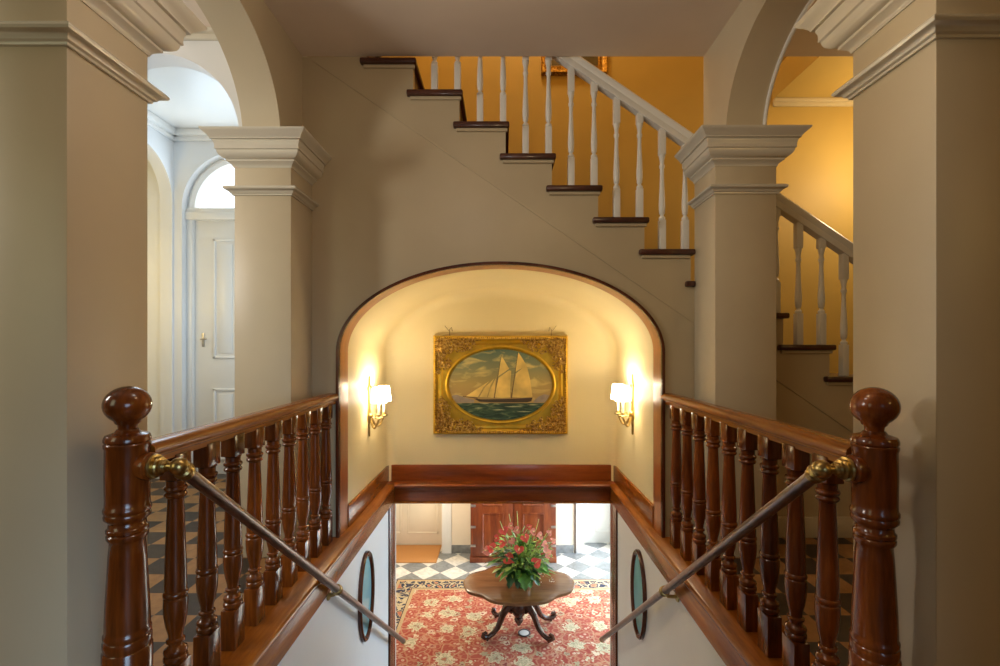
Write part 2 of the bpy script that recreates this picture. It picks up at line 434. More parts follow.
# curbs, niche ledge, dado boards
for sgn, nm, lab in ((-1, 'trim_3', 'polished wood curb under the left mahogany balustrade, running into the niche'), (1, 'trim_4', 'polished wood curb under the right mahogany balustrade, running into the niche')):
    m = MB()
    xs = lambda v: sgn * v
    # curb board with rounded nosing
    e = 0.0 if sgn < 0 else -0.010
    pr = [(1.205, -0.035), (0.962 + e, -0.035), (0.952 + e, -0.030), (0.947 + e, -0.018), (0.952 + e, -0.005), (0.962 + e, 0.001), (1.205, 0.001)]
    m.prism([(sgn * x, z) for x, z in pr], 'y', 1.18, YN - 0.13)
    c = struct(m.build(nm, MT['sillw'], sharp=50), lab, 'trim')
    m = MB(); m.box(xs(0.956 + e), xs(0.985), 1.18, YN - 0.10, -0.155, -0.035, 0.004)
    m.build('fascia', MT['sillw'], c)
    m = MB(); m.box(xs(NA + sgn * NX - .022), xs(NA + sgn * NX - .001), YB + 0.155, YN - 0.02, 0.001, 0.145, 0.004)
    m.build('dado_board', MT['sillw'], c)
m = MB()
pr = [(YN, -0.035), (YN - 0.125, -0.035), (YN - 0.135, -0.028), (YN - 0.138, -0.017), (YN - 0.135, -0.006), (YN - 0.125, 0.001), (YN, 0.001)]
m.prism(pr, 'x', -1.04, 1.04)
c = struct(m.build('trim_5', MT['sillx'], sharp=50), 'polished wood ledge and beam across the niche above the stair opening', 'trim')
m = MB(); m.box(-1.04, 1.04, YN - 0.022, YN, 0.001, 0.145, 0.004); m.build('dado_board', MT['sillx'], c)
m = MB(); m.box(-1.0, 1.0, YN - 0.09, YN + 0.10, -0.165, -0.035, 0.004); m.box(-1.0, 1.0, YN - 0.10, YN - 0.08, -0.060, -0.035, 0.004); m.build('fascia', MT['sillx'], c)
m = MB(); m.box(-1.0, 1.0, YN - 0.10, YN + 0.11, -0.180, -0.163, 0.004); m.build('bead', MT['railw'], c)

# stairwell walls below the landing with wood corner casings
for sgn, nm, lab, lab2 in ((-1, 'wall_left', 'pale bluish plaster wall beside the descending stairs, left of the opening', 'dark wood corner casing where the left lower wall ends'),
                     (1, 'wall_right', 'pale plaster wall beside the descending stairs, right of the opening', 'dark wood corner casing where the right lower wall ends')):
    m = MB(); m.box(sgn * 0.97, sgn * 1.20, 1.18, 4.10, ZL, -0.036)
    struct(m.build(nm, MT['coolwhite'], smooth=False), lab, 'wall')
    m = MB(); m.box(sgn * 0.962, sgn * 1.20, 4.10, 4.30, ZL, -0.15, 0.006); m.box(sgn * 0.955, sgn * 0.975, 4.06, 4.12, ZL, -0.15, 0.006)
    struct(m.build('trim_6' if sgn < 0 else 'trim_7', MT['archdark']), lab2, 'trim')

# lower flight (under the camera's frame)
m = MB()
for i in range(1, 13):
    m.box(-0.965, 0.965, 1.18 + 0.25 * (i - 1), 1.18 + 0.25 * i + 0.02, ZL, -0.189 * i)
struct(m.build('trim_8', MT['treadw'], smooth=False), 'dark wood steps going down to the lower hall', 'stairs')

# ------------------------------------------------------------------ pillars with capitals, arches above
CAP = [(0.126, 0.0), (0.124, -0.007), (0.118, -0.014), (0.104, -0.026), (0.093, -0.038), (0.090, -0.042), (0.090, -0.047), (0.078, -0.049), (0.078, -0.058),
       (0.074, -0.066), (0.072, -0.082), (0.073, -0.096), (0.066, -0.100), (0.064, -0.112), (0.058, -0.124), (0.046, -0.134), (0.036, -0.139), (0.030, -0.141), (0.030, -0.150),
       (0.020, -0.156), (0.010, -0.164), (0.005, -0.172), (0.004, -0.178), (-0.004, -0.178)]
STR = [(-0.004, 0.002), (0.020, 0.0), (0.036, -0.003), (0.043, -0.010), (0.044, -0.016), (0.040, -0.022), (0.028, -0.025), (0.022, -0.030), (0.018, -0.038), (0.010, -0.042), (0.009, -0.049), (-0.004, -0.049)]
def rect_ring(x0, x1, y0, y1, o, z, back=True):
    yb = y1 + o if back else y1
    return [(x0 - o, y0 - o, z), (x1 + o, y0 - o, z), (x1 + o, yb, z), (x0 - o, yb, z)]
def pillar(sgn, y0, y1, dz, label, back, ztop, xo=1.532):
    xa, xb = sorted((sgn * 1.209, sgn * xo))
    p = thing('pillar', ((xa + xb) / 2, (y0 + y1) / 2, 0), label, 'pillar', None, 'structure')
    m = MB(); m.box(xa, xb, y0, y1, 0, ztop - 0.1, 0.004); m.build('shaft', MT['cream'], p)
    m = MB(); m.rings([rect_ring(xa, xb, y0, y1, o, 2.401 + dz + z, back) for o, z in CAP])
    m.build('capital', MT['offwhite'], p, sharp=28)
    m = MB(); m.rings([rect_ring(xa, xb, y0, y1, o, 2.114 + dz + z, back) for o, z in STR])
    m.build('neck_moulding', MT['offwhite'], p, sharp=28)
    return p
pillar(-1, 1.331, 1.635, -0.036, 'square cream pillar behind the newel post with the left ball finial', True, 2.4)
pillar(1, 1.340, 1.660, -0.010, 'square tan pillar behind the newel post with the right ball finial', True, 2.42)
pillar(-1, 2.737, YB - 0.001, 0.0, 'square cream pillar in front of the white door, joined to the back wall', False, 2.43)
pillar(1, 2.737, YB - 0.006, 0.009, 'square brown-shaded pillar where the white staircase passes behind', False, 2.43, 1.560)

for sgn, nm, lab, zn, zf, y0, y1 in ((-1, 'wall_left_arch', 'cream arched wall over the two left pillars', 2.362, 2.400, 1.331, 1.635), (1, 'wall_right_arch', 'cream arched wall over the two right pillars', 2.389, 2.409, 1.340, 1.660)):
    cy, ha = (y1 + 2.737) / 2, (2.737 - y1) / 2
    poly = [(y0, zn), (y1, zn)] + arc(cy, 2.40, ha, 0.485, PI, 0, 48)[1:-1] + [(2.737, zf), (YB, zf), (YB, CEIL), (y0, CEIL)]
    m = MB(); m.prism(poly, 'x', *sorted((sgn * 1.27, sgn * 1.485)), bev=0.0)
    struct(m.build(nm, MT['cream'], sharp=20), lab, 'wall')
# fine bead on the outer edge of the right arch, made white for its backlit glow
m = MB(); cy, ha = (1.660 + 2.737) / 2, (2.737 - 1.660) / 2
m.tube([(1.487, y, z) for y, z in arc(cy, 2.40, ha - 0.004, 0.481, 0, PI, 48)], 0.011, 8)
struct(m.build('trim_9', MT['white']), 'thin bead along the outer edge of the right arch, white to mimic its backlight', 'trim')

# ------------------------------------------------------------------ left hall and vestibule
CXA, CZA, RA = -2.03, 2.424, 0.493
poly = [(-3.7, 0), (CXA - RA, 0)] + arc(CXA, CZA, RA, RA, PI, 0, 40) + [(CXA + RA, 0), (-1.30, 0), (-1.30, 3.3), (-3.7, 3.3)]
m = MB(); m.prism(poly, 'y', 2.80, 2.935)
struct(m.build('wall_cross', MT['coolwhite'], sharp=20), 'cream cross wall with a round arch leading to the white door', 'wall')
m = MB()
for z0, z1, d in ((3.015, CEIL, 0.05), (2.985, 3.018, 0.025)):
    m.box(-3.7, -1.48, 2.80 - d, 2.80, z0, z1, 0.008)
struct(m.build('trim_10', MT['offwhite']), 'crown moulding on the cross wall left of the stairs', 'trim')
m = MB(); m.box(-3.7, -3.6, -3, 2.8, 0, CEIL)
struct(m.build('wall_left_hall', MT['cream'], smooth=False), 'outer wall of the left hall', 'wall')
m = MB(); m.box(-1.50, -1.42, YB, 4.5, 0, 3.3)
struct(m.build('wall_vestibule_right', MT['coolwhite'], smooth=False), 'white wall closing the vestibule behind the back wall', 'wall')
VC = 3.19
m = MB(); m.box(-3.9, -1.4, 2.93, 4.8, VC, VC + 0.1)
struct(m.build('ceiling_vestibule', MT['white'], smooth=False), 'bright bluish white ceiling of the vestibule', 'ceiling')
# left vestibule wall with arched opening
poly = [(2.93, 0), (3.58, 0)] + arc(3.98, 2.55, 0.40, 0.40, PI, 0, 28) + [(4.38, 0), (4.40, 0), (4.40, VC), (2.93, VC)]
m = MB(); m.prism(poly, 'x', -3.13, -3.02)
struct(m.build('wall_vestibule_left', MT['coolwhite'], sharp=20), 'white vestibule wall with a round arched opening', 'wall')
m = MB(); m.box(-3.95, -3.85, 2.9, 4.8, 0, VC)
struct(m.build('wall_side_room', MT['palecream'], smooth=False), 'pale yellow wall seen through the vestibule arch', 'wall')
# door wall, recess, fanlight and door
DX, DZ, DR = -2.435, 2.49, 0.51
poly = [(-3.9, 0), (DX - DR, 0)] + arc(DX, DZ, DR, DR, PI, 0, 40) + [(DX + DR, 0), (-1.42, 0), (-1.42, VC), (-3.9, VC)]
m = MB(); m.prism(poly, 'y', 4.40, 4.52)
struct(m.build('wall_door', MT['coolwhite'], sharp=20), 'white vestibule wall around the arched door recess', 'wall')
m = MB()
for z0, z1, d in ((VC - 0.06, VC, 0.06), (VC - 0.10, VC - 0.055, 0.03)):
    m.box(-3.02, -1.5, 4.40 - d, 4.40, z0, z1, 0.01)
    m.box(-3.02, -3.02 + d, 2.93, 4.40, z0, z1, 0.01)
struct(m.build('trim_11', MT['white']), 'crown moulding around the vestibule ceiling', 'trim')
w = thing('window_1', (DX, 4.5, DZ), 'daylit half-round fanlight over the white panelled door', 'window', None, 'structure')
m = MB()
o_ = [(DX - DR, DZ)] + arc(DX, DZ, DR, DR, PI, 0, 40)[1:-1] + [(DX + DR, DZ)]
i_ = [(DX - 0.445, DZ)] + arc(DX, DZ, 0.445, 0.445, PI, 0, 40)[1:-1] + [(DX + 0.445, DZ)]
m.rings([[(x, 4.48, z) for x, z in o_], [(x, 4.46, z) for x, z in arc(DX, DZ, .475, .475, PI, 0, 40)], [(x, 4.48, z) for x, z in i_], [(x, 4.56, z) for x, z in i_], [(x, 4.56, z) for x, z in o_]], False, False, False)
m.box(DX - DR, DX + DR, 4.46, 4.56, DZ - 0.03, DZ + 0.012, 0.005)
m.build('window_frame', MT['white'], w)
m = MB(); m.face([m.bm.verts.new((x, 4.545, z)) for x, z in i_]); m.build('pane', MT['pane'], w)
d = thing('door_1', (DX, 4.52, 0), 'tall white panelled door beneath the fanlight', 'door', None, 'structure')
m = MB()
for sx in (-1, 1):
    m.box(DX + sx * 0.455, DX + sx * DR, 4.46, 4.56, 0, DZ - 0.03, 0.006)
m.box(DX - DR, DX + DR, 4.44, 4.56, DZ - 0.10, DZ - 0.03, 0.006)
m.build('door_frame', MT['white'], d)
m = MB(); m.box(DX - 0.455, DX + 0.455, 4.50, 4.55, 0.02, DZ - 0.09, 0.003); m.build('door_leaf', MT['white'], d)
m = MB()
for z0, z1 in ((0.15, 0.82), (1.10, 2.22)):
    for px0, px1 in ((DX - 0.28, DX - 0.05), (DX + 0.05, DX + 0.28)):
        for a0, a1, b0, b1 in ((px0, px1, z0, z0 + .022), (px0, px1, z1 - .022, z1), (px0, px0 + .022, z0, z1), (px1 - .022, px1, z0, z1)):
            m.box(a0, a1, 4.488, 4.502, b0, b1, 0.004)
        m.box(px0 + .05, px1 - .05, 4.492, 4.502, z0 + .05, z1 - .05, 0.004)
m.build('door_panel', MT['white'], d)
m = MB(); m.box(DX - 0.385, DX - 0.360, 4.492, 4.50, 1.21, 1.34, 0.003)
m.tube([(DX - 0.372, 4.495, 1.28), (DX - 0.372, 4.455, 1.28), (DX - 0.31, 4.45, 1.283)], 0.006, 8)
m.build('door_handle', MT['pewter'], d)

# ------------------------------------------------------------------ right hall and the stairwell
m = MB(); m.box(-1.5, 4.9, YN, YN + 0.1, -0.03, 6.2)
struct(m.build('wall_stairwell', MT['yellow'], smooth=False), 'golden yellow wall behind the white staircase', 'wall')
m = MB()
for z0, z1, dd_ in ((3.415, 3.447, 0.05), (3.384, 3.418, 0.025)):
    m.box(2.44, 4.9, YN - dd_, YN, z0, z1, 0.008)
struct(m.build('trim_12', MT['palecream']), 'cream crown moulding on the yellow stair wall', 'trim')
m = MB(); m.box(2.44, 4.9, YB, YN + 0.05, 3.447, 3.7)
struct(m.build('ceiling_stair_side', MT['yellow'], smooth=False), 'ceiling over the foot of the white staircase', 'ceiling')
m = MB(); m.box(4.8, 4.9, -3, YN, 0, 6.2)
struct(m.build('wall_right_hall', MT['yellow'], smooth=False), 'outer wall of the right hall', 'wall')
m = MB(); m.box(-1.6, 4.9, YB, YN + 0.1, 6.1, 6.2); m.box(-1.6, -1.5, YB + .07, YN, 3.2, 6.2); m.box(-1.6, 4.9, YB - 0.1, YB, CEIL + 0.3, 6.2)
struct(m.build('ceiling_stairwell', MT['yellow'], smooth=False), 'high ceiling and upper walls of the stairwell', 'ceiling')
m = MB(); m.box(1.54, 3.9, YB - 0.018, YB, 0, 0.13, 0.004)
struct(m.build('baseboard_right', MT['cream']), 'low baseboard under the staircase in the right hall', 'baseboard')

# ------------------------------------------------------------------ the white staircase
RUN = 0.2926
def XK(k): return 1.209 + (9 - k) * RUN
def ZK(k): return 0.2 * k + 0.018
TT = 0.036
st = thing('staircase', (1.2, 3.6, 0), 'white staircase with dark wood treads climbing to the left above the niche', 'staircase')
# stringer: stepped edge above the bead
m = MB()
for k in range(1, 17):
    rk, rn, z = XK(k) - 0.022, XK(k + 1) - 0.022, ZK(k) - TT
    if k == 16: rn, z = -1.238, CEIL
    a_, b_ = max(zline(rn), 0), max(zline(rk), 0)
    if zline(rk) < 0:
        m.prism([(rn, a_), (3.17 if rn < 3.17 else rn, 0), (rk, 0), (rk, z), (rn, z)] if rn < 3.17 else [(rn, 0), (rk, 0), (rk, z), (rn, z)], 'y', YB - 0.004, YB + 0.05)
    else:
        m.prism([(rn, a_), (rk, b_), (rk, z), (rn, z)], 'y', YB - 0.004, YB + 0.05)
for k in range(1, 16):
    if k in (7, 8): continue
    m.box(XK(k + 1) - 0.040, XK(k) - 0.010 - (.02 if k == 9 else 0), YB - 0.020, YB, ZK(k) - TT - 0.020, ZK(k) - TT, 0.004)
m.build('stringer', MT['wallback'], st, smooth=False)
for k in range(1, 17):
    m = MB(); m.box(XK(k + 1) - 0.022, XK(k), YB + 0.001, YN - 0.01, ZK(k) - TT, ZK(k), 0.008)
    xl, xr = XK(k + 1) - 0.060, XK(k) + 0.002
    if k in (8, 9): xr = 1.207
    if k == 7: xl = 1.562
    if k != 16: m.box(xl, xr, YB - 0.040, YB + 0.004, ZK(k) - TT, ZK(k), 0.010)
    m.build('tread', MT['treadw'], st)
    m = MB(); m.box(XK(k) - 0.045, XK(k) - 0.024, YB + 0.052, YN - 0.01, max(ZK(k - 1) if k > 1 else 0, 0), ZK(k) - TT)
    m.build('riser', MT['treadw'], st, smooth=False)

sb = thing('stair_balustrade', (1.2, 3.09, 0), 'white turned balustrade with sloping handrail along the white staircase', 'balustrade')
YR = 3.09
def ztop(x): return 3.400 - 0.684 * x
xa, xb = -0.55, 3.35
m = MB()
cs = [(-0.030, -0.105), (0.030, -0.105), (0.034, -0.085), (0.028, -0.060), (0.036, -0.040), (0.038, -0.018), (0.026, -0.003), (0, 0.0), (-0.026, -0.003), (-0.038, -0.018), (-0.036, -0.040), (-0.028, -0.060), (-0.034, -0.085)]
m.rings([[(x, YR + y, ztop(x) + z) for y, z in cs] for x in (xa, xb)])
m.build('handrail', MT['white'], sb, sharp=40)
def white_baluster(h, lo=0.20, tl=0.42):
    """square foot, turned vase, square head; origin at the foot"""
    m = MB(); q = 0.0205
    m.box(-q, q, -q, q, 0, lo, 0.002)
    up = lo + tl
    pr = [(0.016, 0), (0.0205, .006), (0.0205, .016), (0.012, .026), (0.0115, .034), (0.017, .042), (0.020, .075), (0.0205, .105), (0.0185, .15), (0.0150, .22), (0.0125, .29), (0.0125, .33), (0.0175, .34), (0.0175, .352), (0.013, .36), (0.0145, .385), (0.0205, .41), (0.0205, tl)]
    m.lathe([(r, lo + z) for r, z in pr], 12)
    m.box(-q, q, -q, q, up, h, 0.002)
    return m
hz = [ztop(XK(9) + o) - 0.100 - ZK(9) for o in (-0.038, -0.186)]
proto = []
for j, o in enumerate((-0.038, -0.186)):
    b = white_baluster(hz[j]).build('baluster', MT['white']); b.parent = sb
    proto.append(b)
first = True
for k in range(2, 15):
    for j, o in enumerate((-0.038, -0.186)):
        loc = (XK(k) + o - 1.2, 0, ZK(k))
        if k == 2: proto[j].location = loc
        else: part_copy(proto[j], sb, loc)

# upper gilt picture on the stairwell wall
pic = thing('picture', (0.644, YN - 0.02, 3.9), 'gilt framed picture on the yellow stairwell wall, mostly hidden by the ceiling edge', 'picture')
m = MB()
x0, x1, z0, z1 = 0.345, 0.943, 3.665, 4.13
def frame_rings(x0, x1, z0, z1, prof):
    return [[(x0 + o, y, z0 + o), (x1 - o, y, z0 + o), (x1 - o, y, z1 - o), (x0 + o, y, z1 - o)] for o, y in prof]
m.rings(frame_rings(x0, x1, z0, z1, [(0, YN), (0, YN - .03), (.012, YN - .045), (.03, YN - .04), (.05, YN - .025), (.07, YN - .03), (.085, YN - .015), (.085, YN - .002)]), True, False, False)
m.build('frame', MT['gold'], pic, sharp=30)
m = MB(); m.box(x0 + .08, x1 - .08, YN - .012, YN - .004, z0 + .08, z1 - .08); m.build('canvas', MT['picdark'], pic)

# ------------------------------------------------------------------ mahogany balustrades
NEWEL = [(0.060, 0.0), (0.060, 0.33), (0.0565, 0.335), (0.0585, 0.345), (0.0585, 0.360), (0.0555, 0.365), (0.0575, 0.372), (0.0575, 0.380), (0.0535, 0.386),
         (0.0545, 0.395), (0.053, 0.45), (0.049, 0.53), (0.0455, 0.60), (0.0425, 0.640), (0.046, 0.645), (0.050, 0.652), (0.050, 0.660), (0.046, 0.664), (0.0505, 0.669), (0.0505, 0.677), (0.046, 0.682), (0.0445, 0.695),
         (0.048, 0.700), (0.0555, 0.708), (0.0565, 0.716), (0.054, 0.722), (0.0575, 0.728), (0.0575, 0.736), (0.054, 0.742), (0.0535, 0.76), (0.0545, 0.83), (0.0535, 0.905), (0.056, 0.910), (0.0565, 0.918), (0.053, 0.922),
         (0.0565, 0.926), (0.0565, 0.934), (0.0545, 0.940), (0.0525, 0.944), (0.042, 0.948), (0.031, 0.952), (0.026, 0.960), (0.0, 0.962)]
BALL = [(0.022, 0.955), (0.024, 0.972), (0.030, 0.977)] + [(0.0585 * math.sin(t), 1.029 - 0.054 * math.cos(t)) for t in [0.6 + i * (PI - 0.6) / 14 for i in range(15)]]
BH = 0.846
def dark_baluster():
    m = MB(); q, qy, g = 0.028, 0.038, 1.17; H = BH
    T = lambda t: H * (1 - t)
    m.box(-q, q, -qy, qy, 0, T(.815), 0.003)
    pr = [(0.024, T(.815)), (0.0295, T(.805)), (0.0305, T(.797)), (0.0295, T(.790)), (0.026, T(.785)), (0.0285, T(.778)), (0.030, T(.770)), (0.0285, T(.763)), (0.022, T(.757)), (0.0175, T(.748)), (0.0175, T(.738)), (0.0235, T(.733)), (0.0235, T(.725)), (0.0175, T(.720)),
          (0.0190, T(.70)), (0.0245, T(.67)), (0.0290, T(.63)), (0.0305, T(.59)), (0.0300, T(.565)), (0.0270, T(.560)), (0.0300, T(.555)), (0.0315, T(.547)), (0.0300, T(.540)), (0.0270, T(.536)), (0.0280, T(.52)),
          (0.0270, T(.45)), (0.0245, T(.35)), (0.0220, T(.25)), (0.0205, T(.19)), (0.0205, T(.175)), (0.0270, T(.168)), (0.0290, T(.161)), (0.0270, T(.154)), (0.0235, T(.150)), (0.0275, T(.145)), (0.0300, T(.137)), (0.0285, T(.130)), (0.0240, T(.126)), (0.0240, T(.105)), (0.0285, T(.100)), (0.0240, T(.094))]
    m.lathe([(r * g, z) for r, z in pr], 24)
    m.box(-q, q, -qy, qy, T(.098), H + 0.002, 0.003)
    return m
def balustrade(sgn, xr, d0, ynewel, label):
    r = thing('balustrade', (sgn * xr, 2.2, 0), label, 'balustrade')
    X = sgn * xr
    # handrail: moulded section swept from the newel to the wall
    cs = [(-0.024, 0.842), (0.024, 0.842), (0.024, 0.860), (0.036, 0.866), (0.036, 0.871), (0.043, 0.876), (0.048, 0.886), (0.046, 0.897), (0.036, 0.906), (0.018, 0.911), (0, 0.912), (-0.018, 0.911), (-0.036, 0.906), (-0.046, 0.897), (-0.048, 0.886), (-0.043, 0.876), (-0.036, 0.871), (-0.036, 0.866), (-0.024, 0.860)]
    m = MB(); m.rings([[(X + x, y, z) for x, z in cs] for y in (ynewel + 0.045, YB - 0.001)])
    m.build('handrail', MT['railw'], r, sharp=40)
    p = None
    for k in range(9):
        loc = (0, d0 + 0.1685 * k - 2.2, 0.001)
        if p is None:
            p = dark_baluster().build('baluster', MT['mahog']); p.parent = r; p.location = loc
        else: part_copy(p, r, loc)
    m = MB(); m.lathe(NEWEL, 36, Matrix.Translation((X, ynewel, 0)))
    nw = m.build('newel_post', MT['mahog'], r, sharp=40)
    m = MB(); m.lathe(BALL, 36, Matrix.Translation((X, ynewel, 0))); m.build('ball_finial', MT['mahog'], nw, sharp=60)
    return r
balustrade(-1, 1.083, 1.588, 1.385, 'polished mahogany balustrade with ball-topped newel, left side of the stair opening')
balustrade(1, 1.046, 1.547, 1.352, 'polished mahogany balustrade with ball-topped newel, right side of the stair opening')

# ------------------------------------------------------------------ sloping grab rails
def grab_rail(sgn, xr, yn, xe, ye, ze, yb_, label):
    r = thing('grab_rail', (sgn * xr, yn, 0.84), label, 'handrail')
    RX = Matrix.Rotation(sgn * -PI / 2, 4, 'Y')          # lathe axis towards the stair opening
    X0 = sgn * (xr - 0.052); Zr = 0.852
    A = Matrix.Translation((X0, yn, Zr)) @ RX
    m = MB(); m.lathe([(0.036, -0.012), (0.040, 0.0), (0.040, 0.014), (0.034, 0.020), (0.028, 0.022)], 24, A); m.build('wood_block', MT['mahog'], r)
    m = MB(); m.lathe([(0.030, 0.020), (0.034, 0.022), (0.036, 0.027), (0.034, 0.032), (0.027, 0.033), (0.027, 0.037), (0.029, 0.041), (0.026, 0.046), (0.018, 0.047), (0.016, 0.052), (0.019, 0.056), (0.016, 0.062), (0.011, 0.064), (0.011, 0.080)], 24, A); m.build('rosette', MT['brass'], r)
    P0 = Vector((sgn * (xr - 0.140), yn + 0.012, Zr - 0.004)); P1 = Vector((sgn * xe, ye, ze))
    d_ = (P1 - P0).normalized()
    m = MB(); m.ball(P0, 0.0265, 16)
    m.tube([(X0 - sgn * 0.07, yn, Zr), P0], 0.012, 12)
    q = d_.to_track_quat('Z', 'Y').to_matrix().to_4x4(); q.translation = P0
    m.lathe([(0.020, 0.012), (0.027, 0.020), (0.028, 0.028), (0.024, 0.034), (0.024, 0.046), (0.022, 0.050)], 20, q)
    m.build('elbow', MT['brass'], r)
    m = MB(); m.tube([P0 + d_ * 0.03, P1], 0.0195, 20); m.build('tube', MT['steel'], r)
    m = MB(); q2 = q.copy(); q2.translation = P1
    m.lathe([(0.021, -0.025), (0.0235, -0.02), (0.0235, 0.0), (0.018, 0.008), (0.0, 0.012)], 20, q2); m.build('end_cap', MT['brass'], r)
    t = (yb_ - P0.y) / (P1.y - P0.y); B = P0.lerp(P1, t)
    m = MB(); q3 = q.copy(); q3.translation = B
    m.lathe([(0.0205, -0.02), (0.026, -0.018), (0.0275, -0.010), (0.024, -0.006), (0.024, 0.006), (0.0275, 0.010), (0.026, 0.018), (0.0205, 0.02)], 20, q3); m.build('collar', MT['brass'], r)
    m = MB(); W = sgn * 0.968
    m.tube([B + Vector((0, 0, -0.012)), B + Vector((sgn * 0.02, 0, -0.028)), Vector((W - sgn * 0.02, B.y, B.z - 0.03)), Vector((W, B.y, B.z - 0.03))], 0.010, 8)
    m.lathe([(0.028, 0), (0.028, 0.006), (0.018, 0.012)], 16, Matrix.Translation((W, B.y, B.z - 0.03)) @ Matrix.Rotation(sgn * -PI / 2, 4, 'Y'))
    m.build('bracket', MT['brass'], r)
grab_rail(-1, 1.083, 1.385, 0.885, 4.27, -1.408, 2.66, 'bronze tube handrail with brass ends sloping down beside the left bluish wall')
grab_rail(1, 1.046, 1.352, 0.880, 4.27, -1.395, 2.66, 'bronze tube handrail with brass ends sloping down beside the right cream wall')

# ------------------------------------------------------------------ oval mirrors on the lower stair walls
def oval_ring(mb, X, cy, cz, prof, sgn, seg=48):
    rr = []
    for (da, h) in prof:
        rr.append([(X - sgn * h, cy + (0.17 + da) * math.cos(2 * PI * k / seg), cz + (0.31 + da) * math.sin(2 * PI * k / seg)) for k in range(seg)])
    mb.rings(rr, True, False, False)
for sgn, lab in ((-1, 'oval dark-framed mirror with pale blue-green glass on the left bluish wall'), (1, 'oval dark-framed mirror with pale blue-green glass on the right cream wall')):
    cy, cz, X = 3.375 if sgn < 0 else 3.40, -0.545, sgn * 0.97
    o = thing('oval_mirror', (X, cy, cz), lab, 'mirror')
    m = MB(); oval_ring(m, X, cy, cz, [(0.0, 0.0), (0.0, 0.018), (-0.008, 0.026), (-0.022, 0.024), (-0.030, 0.014), (-0.034, 0.010), (-0.034, 0.002)], sgn); m.build('frame', MT['archdark'], o)
    m = MB(); f = [m.bm.verts.new((X - sgn * 0.006, cy + 0.140 * math.cos(2 * PI * k / 48), cz + 0.280 * math.sin(2 * PI * k / 48))) for k in range(48)]; m.face(f); m.build('glass', MT['teal'], o)

# ------------------------------------------------------------------ ship painting in the niche
PX, PZ = -0.022, 0.868; PW, PH = 0.603, 0.4425; PY = YN - 0.004
pt = thing('framed_painting', (PX, PY, PZ), 'oval sailing ship painting in an ornate gilt frame on the niche wall', 'painting')
m = MB()
m.rings(frame_rings(PX - PW, PX + PW, PZ - PH, PZ + PH, [(0, PY), (0, PY - .045), (.006, PY - .060), (.018, PY - .066), (.028, PY - .060), (.034, PY - .046), (.044, PY - .042), (.060, PY - .050), (.072, PY - .046), (.080, PY - .036), (.085, PY - .030)]), True, False, False)
EA, EB = 0.470, 0.3235
def rect_ray(a, hw, hh):
    c, s_ = math.cos(a), math.sin(a)
    k = min(hw / abs(c) if abs(c) > 1e-6 else 1e9, hh / abs(s_) if abs(s_) > 1e-6 else 1e9)
    return c * k, s_ * k
hw, hh = PW - .080, PH - .080
angs = sorted([2 * PI * k / 96 for k in range(96)] + [math.atan2(sy * hh, sx * hw) % (2 * PI) for sx in (-1, 1) for sy in (-1, 1)])
outer = [rect_ray(a, hw, hh) for a in angs]
def ell(a, ea, eb):
    c, s_ = math.cos(a), math.sin(a); k = 1 / math.sqrt((c / ea) ** 2 + (s_ / eb) ** 2); return c * k, s_ * k
R_ = [[(PX + x, PY - .032, PZ + z) for x, z in outer]]
for d_, h_ in ((0.030, .032), (0.026, .040), (0.016, .044), (0.006, .040), (0.0, .030), (-0.004, .018)):
    R_.append([(PX + x, PY - h_, PZ + z) for x, z in (ell(a, EA + d_, EB + d_) for a in angs)])
# the ellipse exceeds the straight inner edge at the middles: clamp
R_ = [[(x, y, z) if i == 0 else (x, y, z) for (x, y, z) in r] for i, r in enumerate(R_)]
m.rings(R_, True, False, False)
fr = m.build('frame', MT['goldhi'], pt, sharp=30)
def scroll(mb, cx, cz, r, t0, turns, rad, y, hand=1):
    pts = []; n = 14
    for i in range(n + 1):
        u = i / n; rr = r * (1 - 0.8 * u); a = t0 + hand * turns * 2 * PI * u
        pts.append((cx + rr * math.cos(a), y - 0.006 * u, cz + rr * math.sin(a)))
    mb.tube(pts, [rad * (1.1 - 0.5 * i / n) for i in range(n + 1)], 6)
def corner(sx, sz, seed):
    rnd = random.Random(seed); m = MB()
    cx, cz = PX + sx * (PW - 0.03), PZ + sz * (PH - 0.03)
    for i in range(150):
        u, v = rnd.random(), rnd.random()
        if rnd.random() < .5: du, dv = 0.40 * u ** 1.2, 0.12 * v
        else: du, dv = 0.12 * u, 0.31 * v ** 1.2
        xx, zz = (PW - .03 - du) / (EA + .035), (PH - .03 - dv) / (EB + .035)
        if xx * xx + zz * zz < 1.0 or du / .42 + dv / .33 > 1: continue
        x, z = cx - sx * du, cz - sz * dv
        scroll(m, x, z, rnd.uniform(.012, .026), rnd.uniform(0, 6.3), rnd.uniform(.7, 1.3), rnd.uniform(.0035, .006), PY - .048 - rnd.uniform(0, .014), rnd.choice((-1, 1)))
        if rnd.random() < .6: m.ball((x, PY - .055, z), rnd.uniform(.005, .010), 8)
    m.tube([(cx - sx * .40, PY - .046, cz - sz * .012), (cx - sx * .02, PY - .050, cz - sz * .02), (cx - sx * .012, PY - .046, cz - sz * .30)], [.004, .012, .004], 6)
    m.tube([(cx, PY - .048, cz), (cx - sx * .12, PY - .052, cz - sz * .09)], [.012, .006], 6)
    # main acanthus scrolls
    for (du, dv, r, h) in ((.06, .06, .05, 1), (.13, .045, .036, -1), (.045, .13, .036, -1), (.20, .03, .024, 1), (.03, .19, .024, 1)):
        scroll(m, cx - sx * du, cz - sz * dv, r, rnd.uniform(0, 6), 1.4, .0085, PY - .060, h)
    return m.build('corner_ornament', MT['gold'], fr)
for i, (sx, sz) in enumerate(((-1, -1), (-1, 1), (1, -1), (1, 1))): corner(sx, sz, 11 + i)
